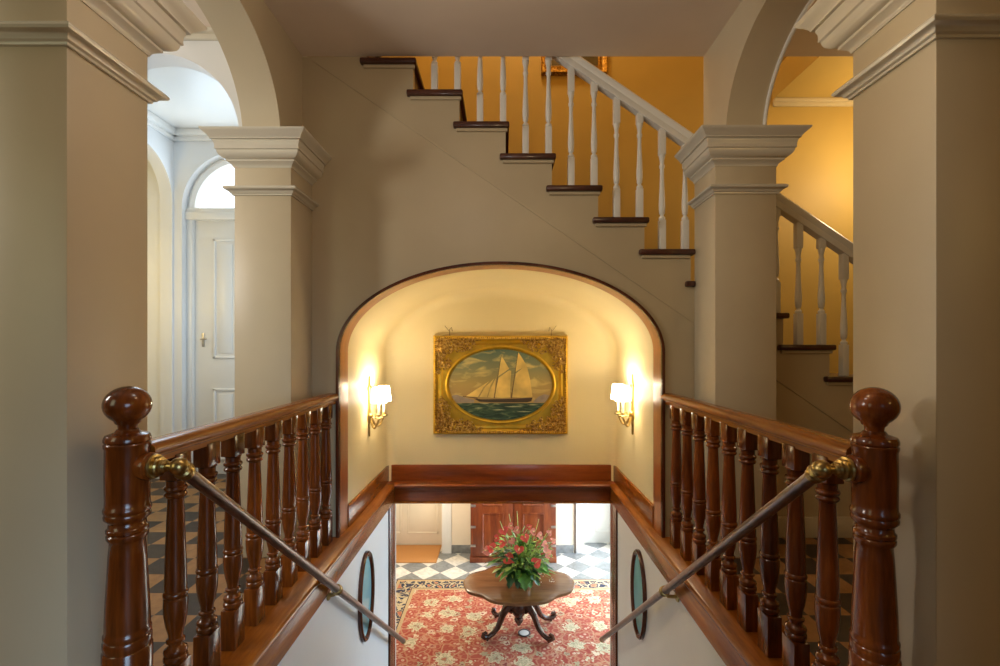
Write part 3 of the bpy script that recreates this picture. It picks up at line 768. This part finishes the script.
# bead runs along the frame edges
m = MB()
for i in range(64):
    u = -1 + 2 * (i + .5) / 64
    for s_ in (-1, 1):
        m.ball((PX + u * (PW - .03), PY - .062, PZ + s_ * (PH - .022)), .008, 6)
        if i < 46:
            m.ball((PX + s_ * (PW - .022), PY - .062, PZ + (-1 + 2 * (i + .5) / 46) * (PH - .03)), .008, 6)
m.ball((PX, PY - .066, PZ - PH + .022), .026, 10, (1.3, .4, .5))
m.build('bead_moulding', MT['gold'], fr)
# canvas
def zp(px, py):      # photo crop coordinates of the painting -> local metres
    return PX + (px - 451) / 595 * 2 * EA, PZ - (py - 339) / 402 * 2 * EB
m = MB(); yc = PY - .016
def pface(pts, mi, dy):
    m.mi = mi; m.face([m.bm.verts.new((x, yc - dy, z)) for x, z in pts])
zh = zp(0, 442)[1]
N_ = 64
el = [(PX + EA * math.cos(2 * PI * k / N_), PZ + EB * math.sin(2 * PI * k / N_)) for k in range(N_)]
pface(el, 0, 0.0)
a0 = math.asin((zh - PZ) / EB)
pface([(PX + EA * math.cos(t), PZ + EB * math.sin(t)) for t in [PI - a0 + (PI + 2 * a0) * i / 40 for i in range(41)]], 1, .0006)
Z = lambda l: [zp(a, b) for a, b in l]
pface(Z([(640, 430), (670, 405), (700, 392), (735, 400), (728, 436), (640, 440)]), 4, .0004)
pface(Z([(168, 402), (200, 395), (240, 408), (300, 425), (300, 440), (200, 440)]), 4, .0004)
pface(Z([(300, 417), (345, 421), (480, 419), (634, 412), (626, 432), (600, 438), (400, 438), (330, 434)]), 3, .0012)
for l in ([(518, 408), (528, 330), (540, 275), (588, 236), (602, 236), (620, 310), (633, 406), (575, 412)],
          [(537, 266), (545, 200), (553, 158), (575, 190), (600, 232)],
          [(418, 410), (428, 350), (440, 300), (500, 258), (512, 262), (507, 330), (506, 410), (460, 414)],
          [(438, 292), (446, 230), (458, 180), (480, 215), (500, 250)],
          [(378, 410), (395, 360), (424, 302), (420, 350), (410, 412)],
          [(330, 408), (365, 350), (415, 305), (392, 345), (372, 410)],
          [(252, 404), (320, 360), (388, 318), (352, 355), (322, 408)]):
    pface(Z(l), 2, .0010)
for a, b in (((512, 415), (552, 150)), ((415, 415), (456, 172))):
    (xa_, za_), (xb_, zb_) = zp(*a), zp(*b)
    pface([(xa_ - .003, za_), (xa_ + .003, za_), (xb_ + .0015, zb_), (xb_ - .0015, zb_)], 3, .0014)
pface(Z([(235, 402), (320, 412), (320, 417), (235, 405)]), 3, .0014)
for a in ((330, 445, 60), (470, 462, 110), (600, 452, 70), (400, 480, 80), (540, 490, 90), (300, 470, 50)):
    pface(Z([(a[0], a[1]), (a[0] + a[2] / 2, a[1] - 4), (a[0] + a[2], a[1]), (a[0] + a[2] / 2, a[1] + 3)]), 5, .0010)
m.build('canvas', [MT['psky'], MT['psea'], MT['sail'], MT['hull'], MT['hill'], MT['foam']], pt, smooth=False)
for sx in (-1, 1):
    m = MB(); xh = PX + sx * 0.455
    m.tube([(xh, PY - .03, PZ + PH - .01), (xh + sx * .004, PY - .03, PZ + PH + .05), (xh - sx * .012, PY - .02, PZ + PH + .075), (xh - sx * .02, PY - .015, PZ + PH + .04)], .0035, 6)
    m.tube([(xh, PY - .02, PZ + PH + .03), (xh + sx * .05, PY - .004, PZ + PH + .09)], .0022, 5)
    m.build('hanging_wire', MT['wire'], pt)

# ------------------------------------------------------------------ wall sconces
def sconce(sgn, y, z, label):
    X = NX + sgn * (NA - 0.001)
    s_ = thing('wall_sconce', (X, y, z), label, 'wall lamp')
    inn = -sgn
    m = MB()
    outl = [(0, -.235), (.010, -.20), (.016, -.16), (.012, -.13), (.030, -.105), (.036, -.075), (.026, -.045), (.016, -.01), (.014, .06), (.017, .11), (.028, .135), (.026, .155), (.014, .17), (.010, .195), (.004, .235)]
    full = [(y + a, z + b) for a, b in outl] + [(y - a, z + b) for a, b in outl[::-1][:-1]]
    m.prism(full, 'x', *sorted((X, X + inn * 0.014)), bev=0.003)
    m.ball((X + inn * .016, y, z - .075), .026, 12, (.7, 1, 1))
    m.ball((X + inn * .012, y, z + .145), .015, 10)
    m.build('backplate', MT['brass'], s_)
    for sy in (-1, 1):
        bx = X + inn * 0.100; by = y + sy * 0.075
        m = MB(); pts = []
        for i in range(15):
            u = i / 14
            pts.append((X + inn * (0.015 + 0.085 * u), y + sy * 0.075 * math.sin(u * PI / 2), z - .075 - 0.080 * math.sin(u * PI) - 0.012 * u))
        m.tube(pts, [.0105 - .003 * i / 14 for i in range(15)], 8)
        scroll_pts = [(X + inn * (0.05 + .016 * math.cos(a)), y + sy * .05, z - .085 + .016 * math.sin(a)) for a in [k * .5 for k in range(11)]]
        m.tube(scroll_pts, .004, 6)
        m.build('arm', MT['brass'], s_)
        T = Matrix.Translation((bx, by, z - 0.084))
        m = MB(); m.lathe([(0.006, -.006), (0.030, 0.0), (0.034, 0.008), (0.031, 0.010), (0.012, 0.006), (0.013, 0.022), (0.010, 0.028)], 16, T); m.build('drip_pan', MT['brass'], s_)
        m = MB(); m.lathe([(0.0095, .022), (0.0095, .135), (0.006, .138)], 12, T); m.build('candle_tube', MT['candle'], s_)
        m = MB(); zs = z + .035
        n = 40; r0, r1, h = 0.058, 0.043, 0.115
        ra = []; 
        for rr, zz in ((r0, 0), (r0 - (r0 - r1) * .5, h * .5), (r1, h)):
            ra.append([(bx + (rr + .0012 * (-1) ** k) * math.cos(2 * PI * k / n), by + (rr + .0012 * (-1) ** k) * math.sin(2 * PI * k / n), zs + zz) for k in range(n)])
        m.rings(ra, True, False, False); m.build('lamp_shade', MT['shade'], s_)
        l = bpy.data.lights.new('bulb', 'POINT'); l.energy = SC_W; l.color = (1.0, 0.86, 0.60); l.shadow_soft_size = 0.02
        lo = bpy.data.objects.new('bulb', l); COL.objects.link(lo); lo.parent = s_
        lo.location = Vector((bx, by, zs + 0.10)) - s_.location
SC_W = 6.2
sconce(-1, 3.73, 0.745, 'lit brass two-candle sconce on the left side of the niche')
sconce(1, 3.73, 0.760, 'lit brass two-candle sconce on the right side of the niche')

# ------------------------------------------------------------------ lower hall: shell
m = MB(); m.box(-4.5, 4.5, 4.05, 9.4, ZL - 0.1, ZL)
struct(m.build('floor_lower', MT['hall'], smooth=False), 'black and white diagonal marble tile floor of the lower hall', 'floor')
m = MB(); m.box(-4.5, 4.5, YN + 0.1, 9.4, -0.16, -0.05)
struct(m.build('ceiling_lower', MT['white'], smooth=False), 'white ceiling of the lower hall', 'ceiling')
for sgn, nm, l_ in ((-1, 'wall_lower_left', 'left wall of the lower hall'), (1, 'wall_lower_right', 'right wall of the lower hall')):
    m = MB(); m.box(sgn * 4.4, sgn * 4.5, 4.3, 9.4, ZL, -0.05); m.box(sgn * 0.985, sgn * 4.5, 4.30, 4.42, ZL, -0.05)
    struct(m.build(nm, MT['white'], smooth=False), l_, 'wall')
YF = 8.59
m = MB(); m.box(-1.10, 1.28, YF, YF + 0.35, ZL, -0.1); m.box(-4.4, -2.3, YF, YF + .35, ZL, -.1); m.box(2.1, 4.4, YF, YF + .35, ZL, -.1)
struct(m.build('wall_lower_far', MT['peach'], smooth=False), 'cream far wall of the lower hall behind the wooden cabinet', 'wall')
m = MB(); m.box(-0.92, 1.26, YF - 0.02, YF, ZL, ZL + 0.145, 0.004)
struct(m.build('baseboard_far', MT['stone']), 'grey stone baseboard either side of the wooden cabinet', 'baseboard')
m = MB(); m.box(-1.07, -0.92, YF - 0.03, YF + 0.34, ZL, -0.1, 0.006); m.box(-1.09, -1.06, YF - .015, YF + .34, ZL, -.1, .004)
struct(m.build('trim_13', MT['white']), 'white door casing between the cream door and the cabinet', 'trim')
m = MB(); m.box(1.30, 1.43, YF - 0.03, YF + 0.34, ZL, -0.1, 0.006)
struct(m.build('trim_14', MT['white']), 'white casing right of the cabinet beside the bright doorway', 'trim')
def panel_door(nm, x0, x1, y, label, mat, panels):
    d = thing(nm, ((x0 + x1) / 2, y, ZL), label, 'door', None, 'structure')
    m = MB(); m.box(x0, x1, y, y + 0.05, ZL, -0.15, 0.004); m.build('door_leaf', mat, d)
    m = MB()
    for a, b, c, e in panels:
        for q in ((a, b, c, c + .03), (a, b, e - .03, e), (a, a + .03, c, e), (b - .03, b, c, e)):
            m.box(q[0], q[1], y - .012, y + .002, ZL + q[2], ZL + q[3], .005)
        m.box(a + .06, b - .06, y - .008, y + .002, ZL + c + .06, ZL + e - .06, .004)
    m.build('door_panel', mat, d)
panel_door('door_2', -2.25, -1.08, YF + 0.33, 'cream panelled door behind the brown doormat', MT['peach'], [(-1.78, -1.20, .22, .86), (-2.18, -1.88, .22, .86), (-1.78, -1.20, .98, 1.9), (-2.18, -1.88, .98, 1.9)])
panel_door('door_3', 1.40, 2.2, YF + 0.45, 'bright white door leaf right of the cabinet', MT['white'], [(1.74, 2.1, .2, .9), (1.74, 2.1, 1.0, 1.9)])

m = MB(); m.box(-2.12, -1.135, 8.18, YF + 0.31, ZL, ZL + 0.022, 0.006)
tag(m.build('doormat', MT['coir']), 'orange-brown coir doormat in front of the cream door', 'doormat')
# rug
RCX, RCY, RHW, RHL = 0.21, 6.20, 1.88, 1.385
m = MB(); m.box(-RHW, RHW, -RHL, RHL, 0, 0.012, 0.003)
rg = m.build('rug', rug_mat(RHW, RHL)); rg.location = (RCX, RCY, ZL)
tag(rg, 'red patterned oriental rug with cream palmettes and navy border under the table', 'rug')
# dish under the table
ds = thing('dish', (0.27, 6.13, ZL + 0.012), 'small white round dish with dark rim on the rug beneath the table', 'dish')
m = MB(); m.lathe([(0.050, 0.0), (0.075, 0.006), (0.082, 0.016), (0.072, 0.020), (0.060, 0.014)], 28, Matrix.Translation(ds.location)); m.build('rim', MT['dishrim'], ds)
m = MB(); m.lathe([(0.0, 0.010), (0.060, 0.0125), (0.061, 0.016), (0.045, 0.0185), (0.0, 0.019)], 28, Matrix.Translation(ds.location)); m.build('plate', MT['dish'], ds)

# cabinet
CX0, CX1, CY0, CY1 = -0.555, 0.905, 8.17, 8.565
cb = thing('cabinet', (0.175, 8.4, ZL), 'reddish wooden panelled cabinet against the far wall behind the flowers', 'cabinet')
m = MB(); m.box(CX0, CX1, CY0 + 0.03, CY1, ZL + 0.002, ZL + 1.72, 0.006)
m.box(CX0 - .012, CX1 + .012, CY0 + 0.01, CY1, ZL + 0.002, ZL + .10, 0.008); m.box(CX0 - .03, CX1 + .03, CY0 - .01, CY1, ZL + 1.70, ZL + 1.78, .012)
m.build('body', MT['cabw'], cb)
for i in (0, 1):
    a = CX0 + .045 + i * 0.69; b = a + 0.68
    m = MB(); m.box(a, b, CY0, CY0 + .03, ZL + .12, ZL + 1.66, 0.004)
    dr = m.build('door', MT['cabw'], cb)
    for j, (z0, z1) in enumerate(((.24, .86), (.98, 1.56))):
        m = MB()
        m.rings([[(a + .15 + o, y, ZL + z0 + o), (b - .15 - o, y, ZL + z0 + o), (b - .15 - o, y, ZL + z1 - o), (a + .15 + o, y, ZL + z1 - o)] for o, y in ((0, CY0), (0, CY0 - .014), (.018, CY0 - .018), (.03, CY0 - .006), (.06, CY0 - .004), (.10, CY0 - .014))], True, False, True)
        m.build('panel', MT['archdark'] if j == 5 else MT['cabw'], dr)
    for z in (.30, .62, .98, 1.4):
        m = MB(); xx = CX0 + .045 if i == 0 else CX1 - .045
        m.box(xx - .045, xx + .045, CY0 - .006, CY0 + .002, ZL + z - .02, ZL + z + .02, .006); m.build('hinge', MT['pewter'], dr)

# ------------------------------------------------------------------ centre table
TX, TY, TZ = 0.205, 6.23, ZL + 0.63
tb = thing('table', (TX, TY, ZL + .012), 'oval wooden pedestal table with serpentine edge on the red rug', 'table')
def top_ring(sc, z, n=96):
    r = []
    for k in range(n):
        a = 2 * PI * k / n
        w = 0.985 + 0.035 * math.cos(4 * a) - 0.022 * math.cos(8 * a) + .012 * math.cos(12 * a)
        ex = 1.0
        c, s_ = math.cos(a), math.sin(a)
        r.append((TX + 0.715 * sc * w * math.copysign(abs(c) ** ex, c), TY + 0.520 * sc * w * math.copysign(abs(s_) ** ex, s_), z))
    return r
m = MB(); m.rings([top_ring(.955, TZ - .046), top_ring(.985, TZ - .044), top_ring(.985, TZ - .030), top_ring(1.0, TZ - .026), top_ring(1.006, TZ - .016), top_ring(1.0, TZ - .004), top_ring(.988, TZ), top_ring(.90, TZ + .0005)])
m.build('tabletop', MT['tablew'], tb, sharp=35)
m = MB(); m.rings([top_ring(.86, TZ - .075), top_ring(.90, TZ - .070), top_ring(.90, TZ - .044)]); m.build('apron', MT['tablew'], tb)
m = MB(); FZ = ZL + .012
m.lathe([(0.03, .085), (0.05, .10), (0.06, .13), (0.05, .16), (0.075, .20), (0.115, .26), (0.125, .32), (0.10, .38), (0.07, .42), (0.085, .45), (0.14, .50), (0.22, .555)], 24, Matrix.Translation((TX, TY, FZ)))
m.ball((TX, TY, FZ + .075), .028, 12)
m.build('pedestal', MT['legw'], tb)
for fx, fy in ((-0.224, 5.96), (0.592, 5.92), (-0.12, 6.51), (0.669, 6.42)):
    dv = Vector((fx - TX, fy - TY, 0)); L_ = dv.length; u = dv / L_
    cv = [(0.07, .36), (0.15, .335), (0.215, .27), (0.25, .19), (0.285, .12), (0.34, .07), (0.40, .048), (0.445, .052), (0.475, .078), (0.468, .105), (0.44, .112), (0.425, .095)]
    rd = [.050, .050, .044, .038, .034, .031, .030, .031, .029, .024, .018, .012]
    k = L_ / 0.45
    m = MB(); m.tube([(TX + u.x * a * k, TY + u.y * a * k, FZ + z) for a, z in cv], rd, 10)
    m.tube([(TX + u.x * a * k, TY + u.y * a * k, FZ + z) for a, z in ((.10, .25), (.15, .30), (.13, .36), (.09, .33))], [.018, .022, .02, .012], 8)
    m.ball((TX + u.x * .42 * k, TY + u.y * .42 * k, FZ + .022), .021, 8)
    m.build('leg', MT['legw'], tb)

# ------------------------------------------------------------------ flower arrangement
FX, FY, FZ2 = 0.235, 6.16, TZ
fl = thing('flower_arrangement', (FX, FY, FZ2), 'bouquet of red and pink anthuriums with large green leaves on the table', 'flowers')
m = MB(); m.lathe([(0.0, .001), (0.075, .001), (0.09, .02), (0.115, .09), (0.12, .14), (0.10, .19), (0.085, .20), (0.075, .19), (0.0, .18)], 24, Matrix.Translation((FX, FY, FZ2))); m.build('vase', MT['vase'], fl)
rnd = random.Random(5)
def leaf_mesh(base, direction, length, width, droop, mat, lobes=0, name='leaf'):
    """a curved blade with a midrib fold; lobes > 0 cuts the edge like a split leaf"""
    m = MB(); n = 16
    d = Vector(direction).normalized(); side = d.cross(Vector((0, 0, 1)))
    if side.length < .1: side = Vector((1, 0, 0))
    side.normalize(); up = side.cross(d)
    p = Vector(base); rows = []
    dd = d.copy()
    for i in range(n + 1):
        u = i / n
        w = width * (math.sin(PI * min(1, u * .93 + .07)) ** .75) * (1 - .25 * u)
        if u > .98: w = .001
        if lobes: w *= 1 - .38 * (0.5 + 0.5 * math.cos(u * lobes * 2 * PI)) * (u > .15)
        upv = side.cross(dd).normalized()
        upv.z = max(upv.z, 0); rows.append([p - side * w + upv * w * .25, p - side * w * .5 + upv * w * .06, p.copy(), p + side * w * .5 + upv * w * .06, p + side * w + upv * w * .25])
        p = p + dd * (length / n); p.z = max(p.z, TZ + .012)
        dd = (dd + Vector((0, 0, -droop / n))).normalized()
    m.rings(rows, False, False, False)
    return m.build(name, mat, fl, sharp=80)
def stem(a, b, mat, r=.005):
    a, b = Vector(a), Vector(b)
    mid = a.lerp(b, .5) + Vector((0, 0, .04))
    m = MB(); m.tube([a, a.lerp(mid, .5), mid, mid.lerp(b, .5), b], r, 6); return m.build('stem', mat, fl)
def at(px, py, y):
    return Vector(((px - 503) * y / 480, y, HC - (py - 349) * y / 480))
# flowers read off the photograph
FLW = [(509, 559, 6.02, 'red', 1.15), (536, 563, 6.02, 'red', 1.05), (502, 544, 6.10, 'red', .8), (519, 549, 6.02, 'red', .95), (504, 531, 6.15, 'red', .95), (492, 548, 6.15, 'red', 1.0), (487, 551, 6.2, 'pink', .9), (525, 538, 6.12, 'red', .9), (517, 530, 6.2, 'pink', .75),
       (547, 553, 6.1, 'pink', 1.0), (545, 545, 6.15, 'pink', .8), (540, 536, 6.2, 'pink', .75), (533, 532, 6.25, 'pink', .7), (497, 538, 6.2, 'red', .7), (511, 526, 6.3, 'pink', .7), (553, 541, 6.3, 'pink', .65), (549, 533, 6.3, 'pink', .6), (512, 541, 6.1, 'pink', .7), (529, 527, 6.3, 'red', .6)]
for px, py, yy, cm, sz in FLW:
    P = at(px, py, yy - .10); sz *= 1.15; fdir = Vector(((P.x - FX) * 1.2, -0.9, 0.45 + rnd.uniform(-.2, .5))).normalized()
    stem((FX + (P.x - FX) * .15, FY, FZ2 + .18), P, MT['leaf'])
    # heart-shaped spathe facing fdir
    q = fdir.to_track_quat('Z', 'Y').to_matrix().to_4x4() @ Matrix.Rotation(rnd.uniform(-2.2, 2.2), 4, 'Z'); q.translation = P
    m = MB(); n = 28; S = .052 * sz
    ring0, ring1, ring2 = [], [], []
    for k in range(n):
        t = 2 * PI * k / n
        hx = 16 * math.sin(t) ** 3 / 15; hy = (13 * math.cos(t) - 5 * math.cos(2 * t) - 2 * math.cos(3 * t) - math.cos(4 * t)) / 15
        ring0.append(q @ Vector((hx * S * 1.05, hy * S * 1.1 - .1 * S, .012 * sz + .010 * math.sin(3 * t))))
        ring1.append(q @ Vector((hx * S * .5, hy * S * .5, .004)))
        ring2.append(q @ Vector((hx * S * .06, hy * S * .06 + .2 * S, .0)))
    m.rings([ring0, ring1, ring2], True, False, True)
    f = m.build('flower', MT[cm], fl, sharp=80)
    m = MB(); m.tube([q @ Vector((0, .2 * S, 0)), q @ Vector((0, .15 * S, .03 * sz)), q @ Vector((0, -.25 * S, .055 * sz))], [.006, .006, .0035], 6); m.build('spadix', MT['spadix'], f)
# big split leaves hanging over the rim
for dx, dy, ln, wd, dr, mt in ((-.55, -1.0, .34, .115, 1.9, 'leafd'), (.10, -1.0, .36, .125, 2.0, 'leaf'), (.65, -.9, .33, .11, 1.7, 'leafd'), (-.95, -.35, .34, .10, 1.5, 'leafd'), (1.0, -.1, .40, .09, 1.2, 'leafd'), (-.2, -1.0, .30, .10, 2.4, 'leafd'), (.4, -1.0, .30, .10, 2.3, 'leaf'), (1.0, .3, .38, .085, 1.0, 'leafd'), (-.8, .6, .3, .08, 1.2, 'leaf')):
    leaf_mesh((FX + dx * .05, FY + dy * .05, FZ2 + .20), (dx, dy, .55), ln, wd, dr, MT[mt], 5)
# filling foliage
for i in range(90):
    a = rnd.uniform(0, 2 * PI); el_ = rnd.uniform(.35, 1.45)
    dr = Vector((math.cos(a) * math.cos(el_), math.sin(a) * math.cos(el_) * .85, math.sin(el_)))
    if i % 3 == 2:
        dr = Vector((dr.x * 1.3, dr.y, dr.z * .6)).normalized()
    ln = rnd.uniform(.20, .42) * (1.0 if dr.z < .8 else .95)
    b0 = Vector((FX, FY, FZ2 + .17)) + dr * rnd.uniform(.02, .16)
    leaf_mesh(b0, dr, ln, rnd.uniform(.014, .048), rnd.uniform(.3, 1.2), MT[rnd.choice(('leaf', 'leaf', 'leafl', 'leafd', 'leafl'))])
# dense leafy mass between the flowers: the larger leaves one by one, the small ones together
def blade(m, p, d, ln, wd):
    d = Vector(d).normalized(); sd = d.cross(Vector((0, 0, 1)))
    sd = sd.normalized() if sd.length > .1 else Vector((1, 0, 0)); up = sd.cross(d); rows = []
    for i in range(6):
        u = i / 5; w = wd * math.sin(PI * min(1, .06 + .94 * u)) ** .7 if i < 5 else .001
        c = Vector(p) + d * ln * u + Vector((0, 0, -.25 * ln * u * u)); rows.append([c - sd * w + up * w * .3, c, c + sd * w + up * w * .3])
    m.rings(rows, False, False, False)
def in_mass():
    while True:
        v = Vector((rnd.uniform(-1, 1), rnd.uniform(-1, 1), rnd.uniform(-1, 1)))
        if v.length < 1: return v
for i in range(46):
    v = in_mass(); P = Vector((FX + .01 + v.x * .33, FY + v.y * .24 - .04, FZ2 + .37 + v.z * .24))
    m = MB(); blade(m, P, (v.x + rnd.uniform(-.4, .4), v.y - .25, .5 * v.z + rnd.uniform(-.2, .5)), rnd.uniform(.11, .19), rnd.uniform(.026, .048)); m.build('leaf', MT[rnd.choice(('leaf', 'leafl', 'leafl', 'leafd'))], fl, sharp=80)
for mt, nn in (('leafl', 150), ('leaf', 130)):
    m = MB()
    for i in range(nn):
        v = in_mass(); P = (FX + .01 + v.x * .36, FY + v.y * .26 - .03, FZ2 + .40 + v.z * .27)
        blade(m, P, (v.x + rnd.uniform(-.6, .6), v.y - .2, v.z * .6 + rnd.uniform(-.1, .7)), rnd.uniform(.05, .12), rnd.uniform(.008, .018))
    tag(m.build('foliage', MT[mt], fl, sharp=80), kind='stuff')
# thin upright twigs
for (px, py) in ((500, 521), (509, 514), (517, 511), (539, 519), (549, 529)):
    P = at(px, py, 6.25); stem((FX + (P.x - FX) * .3, FY, FZ2 + .2), P, MT['leafl'], .004)
# white filler blossoms
for i in range(9):
    P = at(rnd.uniform(538, 556), rnd.uniform(541, 580), rnd.uniform(6.0, 6.3)); m = MB()
    for j in range(9):
        o = Vector((rnd.gauss(0, .022), rnd.gauss(0, .022), rnd.gauss(0, .022))); m.ball(P + o, rnd.uniform(.004, .008), 6)
    stem((FX + .04, FY, FZ2 + .2), P, MT['leafl'], .002)
    m.build('filler_blossom', MT['petal'], fl)

# ------------------------------------------------------------------ lights
def area(name, loc, target, sx, sy, watts, col):
    l = bpy.data.lights.new(name, 'AREA'); l.shape = 'RECTANGLE'; l.size = sx; l.size_y = sy; l.energy = watts; l.color = col
    o = bpy.data.objects.new(name, l); COL.objects.link(o); o.location = loc
    o.rotation_euler = (Vector(target) - Vector(loc)).to_track_quat('-Z', 'Y').to_euler(); return o
def point(name, loc, watts, col, r=.1):
    l = bpy.data.lights.new(name, 'POINT'); l.energy = watts; l.color = col; l.shadow_soft_size = r
    o = bpy.data.objects.new(name, l); COL.objects.link(o); o.location = loc; return o
WARM = (1.0, 0.74, 0.42); DAY = (0.66, 0.83, 1.0)
# daylight through the left hall's side window
area('window_light_left', (-3.55, 1.25, 2.15), (-0.5, 3.04, 2.2), 0.40, 0.8, 48, (1.0, 0.95, 0.86))
# fanlight daylight, plus an added unseen side fill in the vestibule
area('fanlight_light', (DX, 4.38, 2.62), (DX, 3.4, 2.6), 0.8, 0.5, 7, DAY)
area('vestibule_fill', (-1.55, 3.7, 1.7), (-3.0, 3.9, 2.0), 0.9, 1.4, 15, DAY)
point('side_room_light', (-3.5, 3.3, 1.8), 14, (1.0, 0.76, 0.36), .15)
# stairwell lamps
point('stair_lamp_right', (3.25, 3.70, 2.75), 26, WARM, .12)
point('stair_lamp_upper', (0.2, 3.7, 5.2), 54, WARM, .2)
# lower hall daylight
area('hall_daylight', (4.2, 7.2, -1.0), (-1, 6.8, -1.9), 1.8, 1.6, 195, (0.52, 0.76, 1.0))
area('doorway_fill', (3.0, 7.9, -1.1), (1.5, 8.75, -1.9), 1.0, 1.0, 110, (0.95, 0.97, 1.0))  # added fill that burns out the right end of the hall
point('hall_lamp', (-1.2, 7.4, -0.45), 85, (1.0, 0.82, 0.58), .15)
# unseen fill bulbs added over the stair opening, and lights behind the viewer
point('stair_fill_bulb', (-0.32, 1.38, 2.42), 7.0, (1.0, 0.91, 0.83), .10)
point('stair_fill_bulb', (0.32, 1.38, 2.42), 8.2, (1.0, 0.72, 0.40), .10)
area('rear_fill', (-2.6, -0.8, 1.9), (-1.4, 1.4, 1.4), 1.0, 1.4, 3.4, (1.0, 0.97, 0.62)).data.spread = math.radians(100)  # added unseen fill for the left pier front, no window modelled
area('rear_daylight', (0.7, -0.9, 0.9), (-0.97, 2.4, -0.5), 1.0, 1.2, 7.0, (0.50, 0.74, 1.0)).data.spread = math.radians(65)
point('right_rear_fill', (2.9, -0.9, 2.2), 14, (1.0, 0.60, 0.16), .15)  # added warm fill that browns the right pier front

w = bpy.data.worlds.new('world'); scene.world = w; w.use_nodes = True
bg = w.node_tree.nodes['Background']; bg.inputs[0].default_value = (1.0, 0.86, 0.68, 1); bg.inputs[1].default_value = 0.07

# ------------------------------------------------------------------ camera
cam = bpy.data.cameras.new('camera'); cam.sensor_width = 36; cam.lens = 480 / 1000 * 36
cam.shift_x = -0.003; cam.shift_y = 0.016; cam.clip_start = 0.02
co = bpy.data.objects.new('camera', cam); COL.objects.link(co); co.location = (0, 0, HC); co.rotation_euler = (PI / 2, 0, 0)
scene.camera = co
vs = scene.view_settings
scene.display_settings.display_device = 'sRGB'
vs.view_transform = 'Standard'; vs.look = 'None'; vs.gamma = 1.0; vs.exposure = 0.0; vs.use_curve_mapping = False
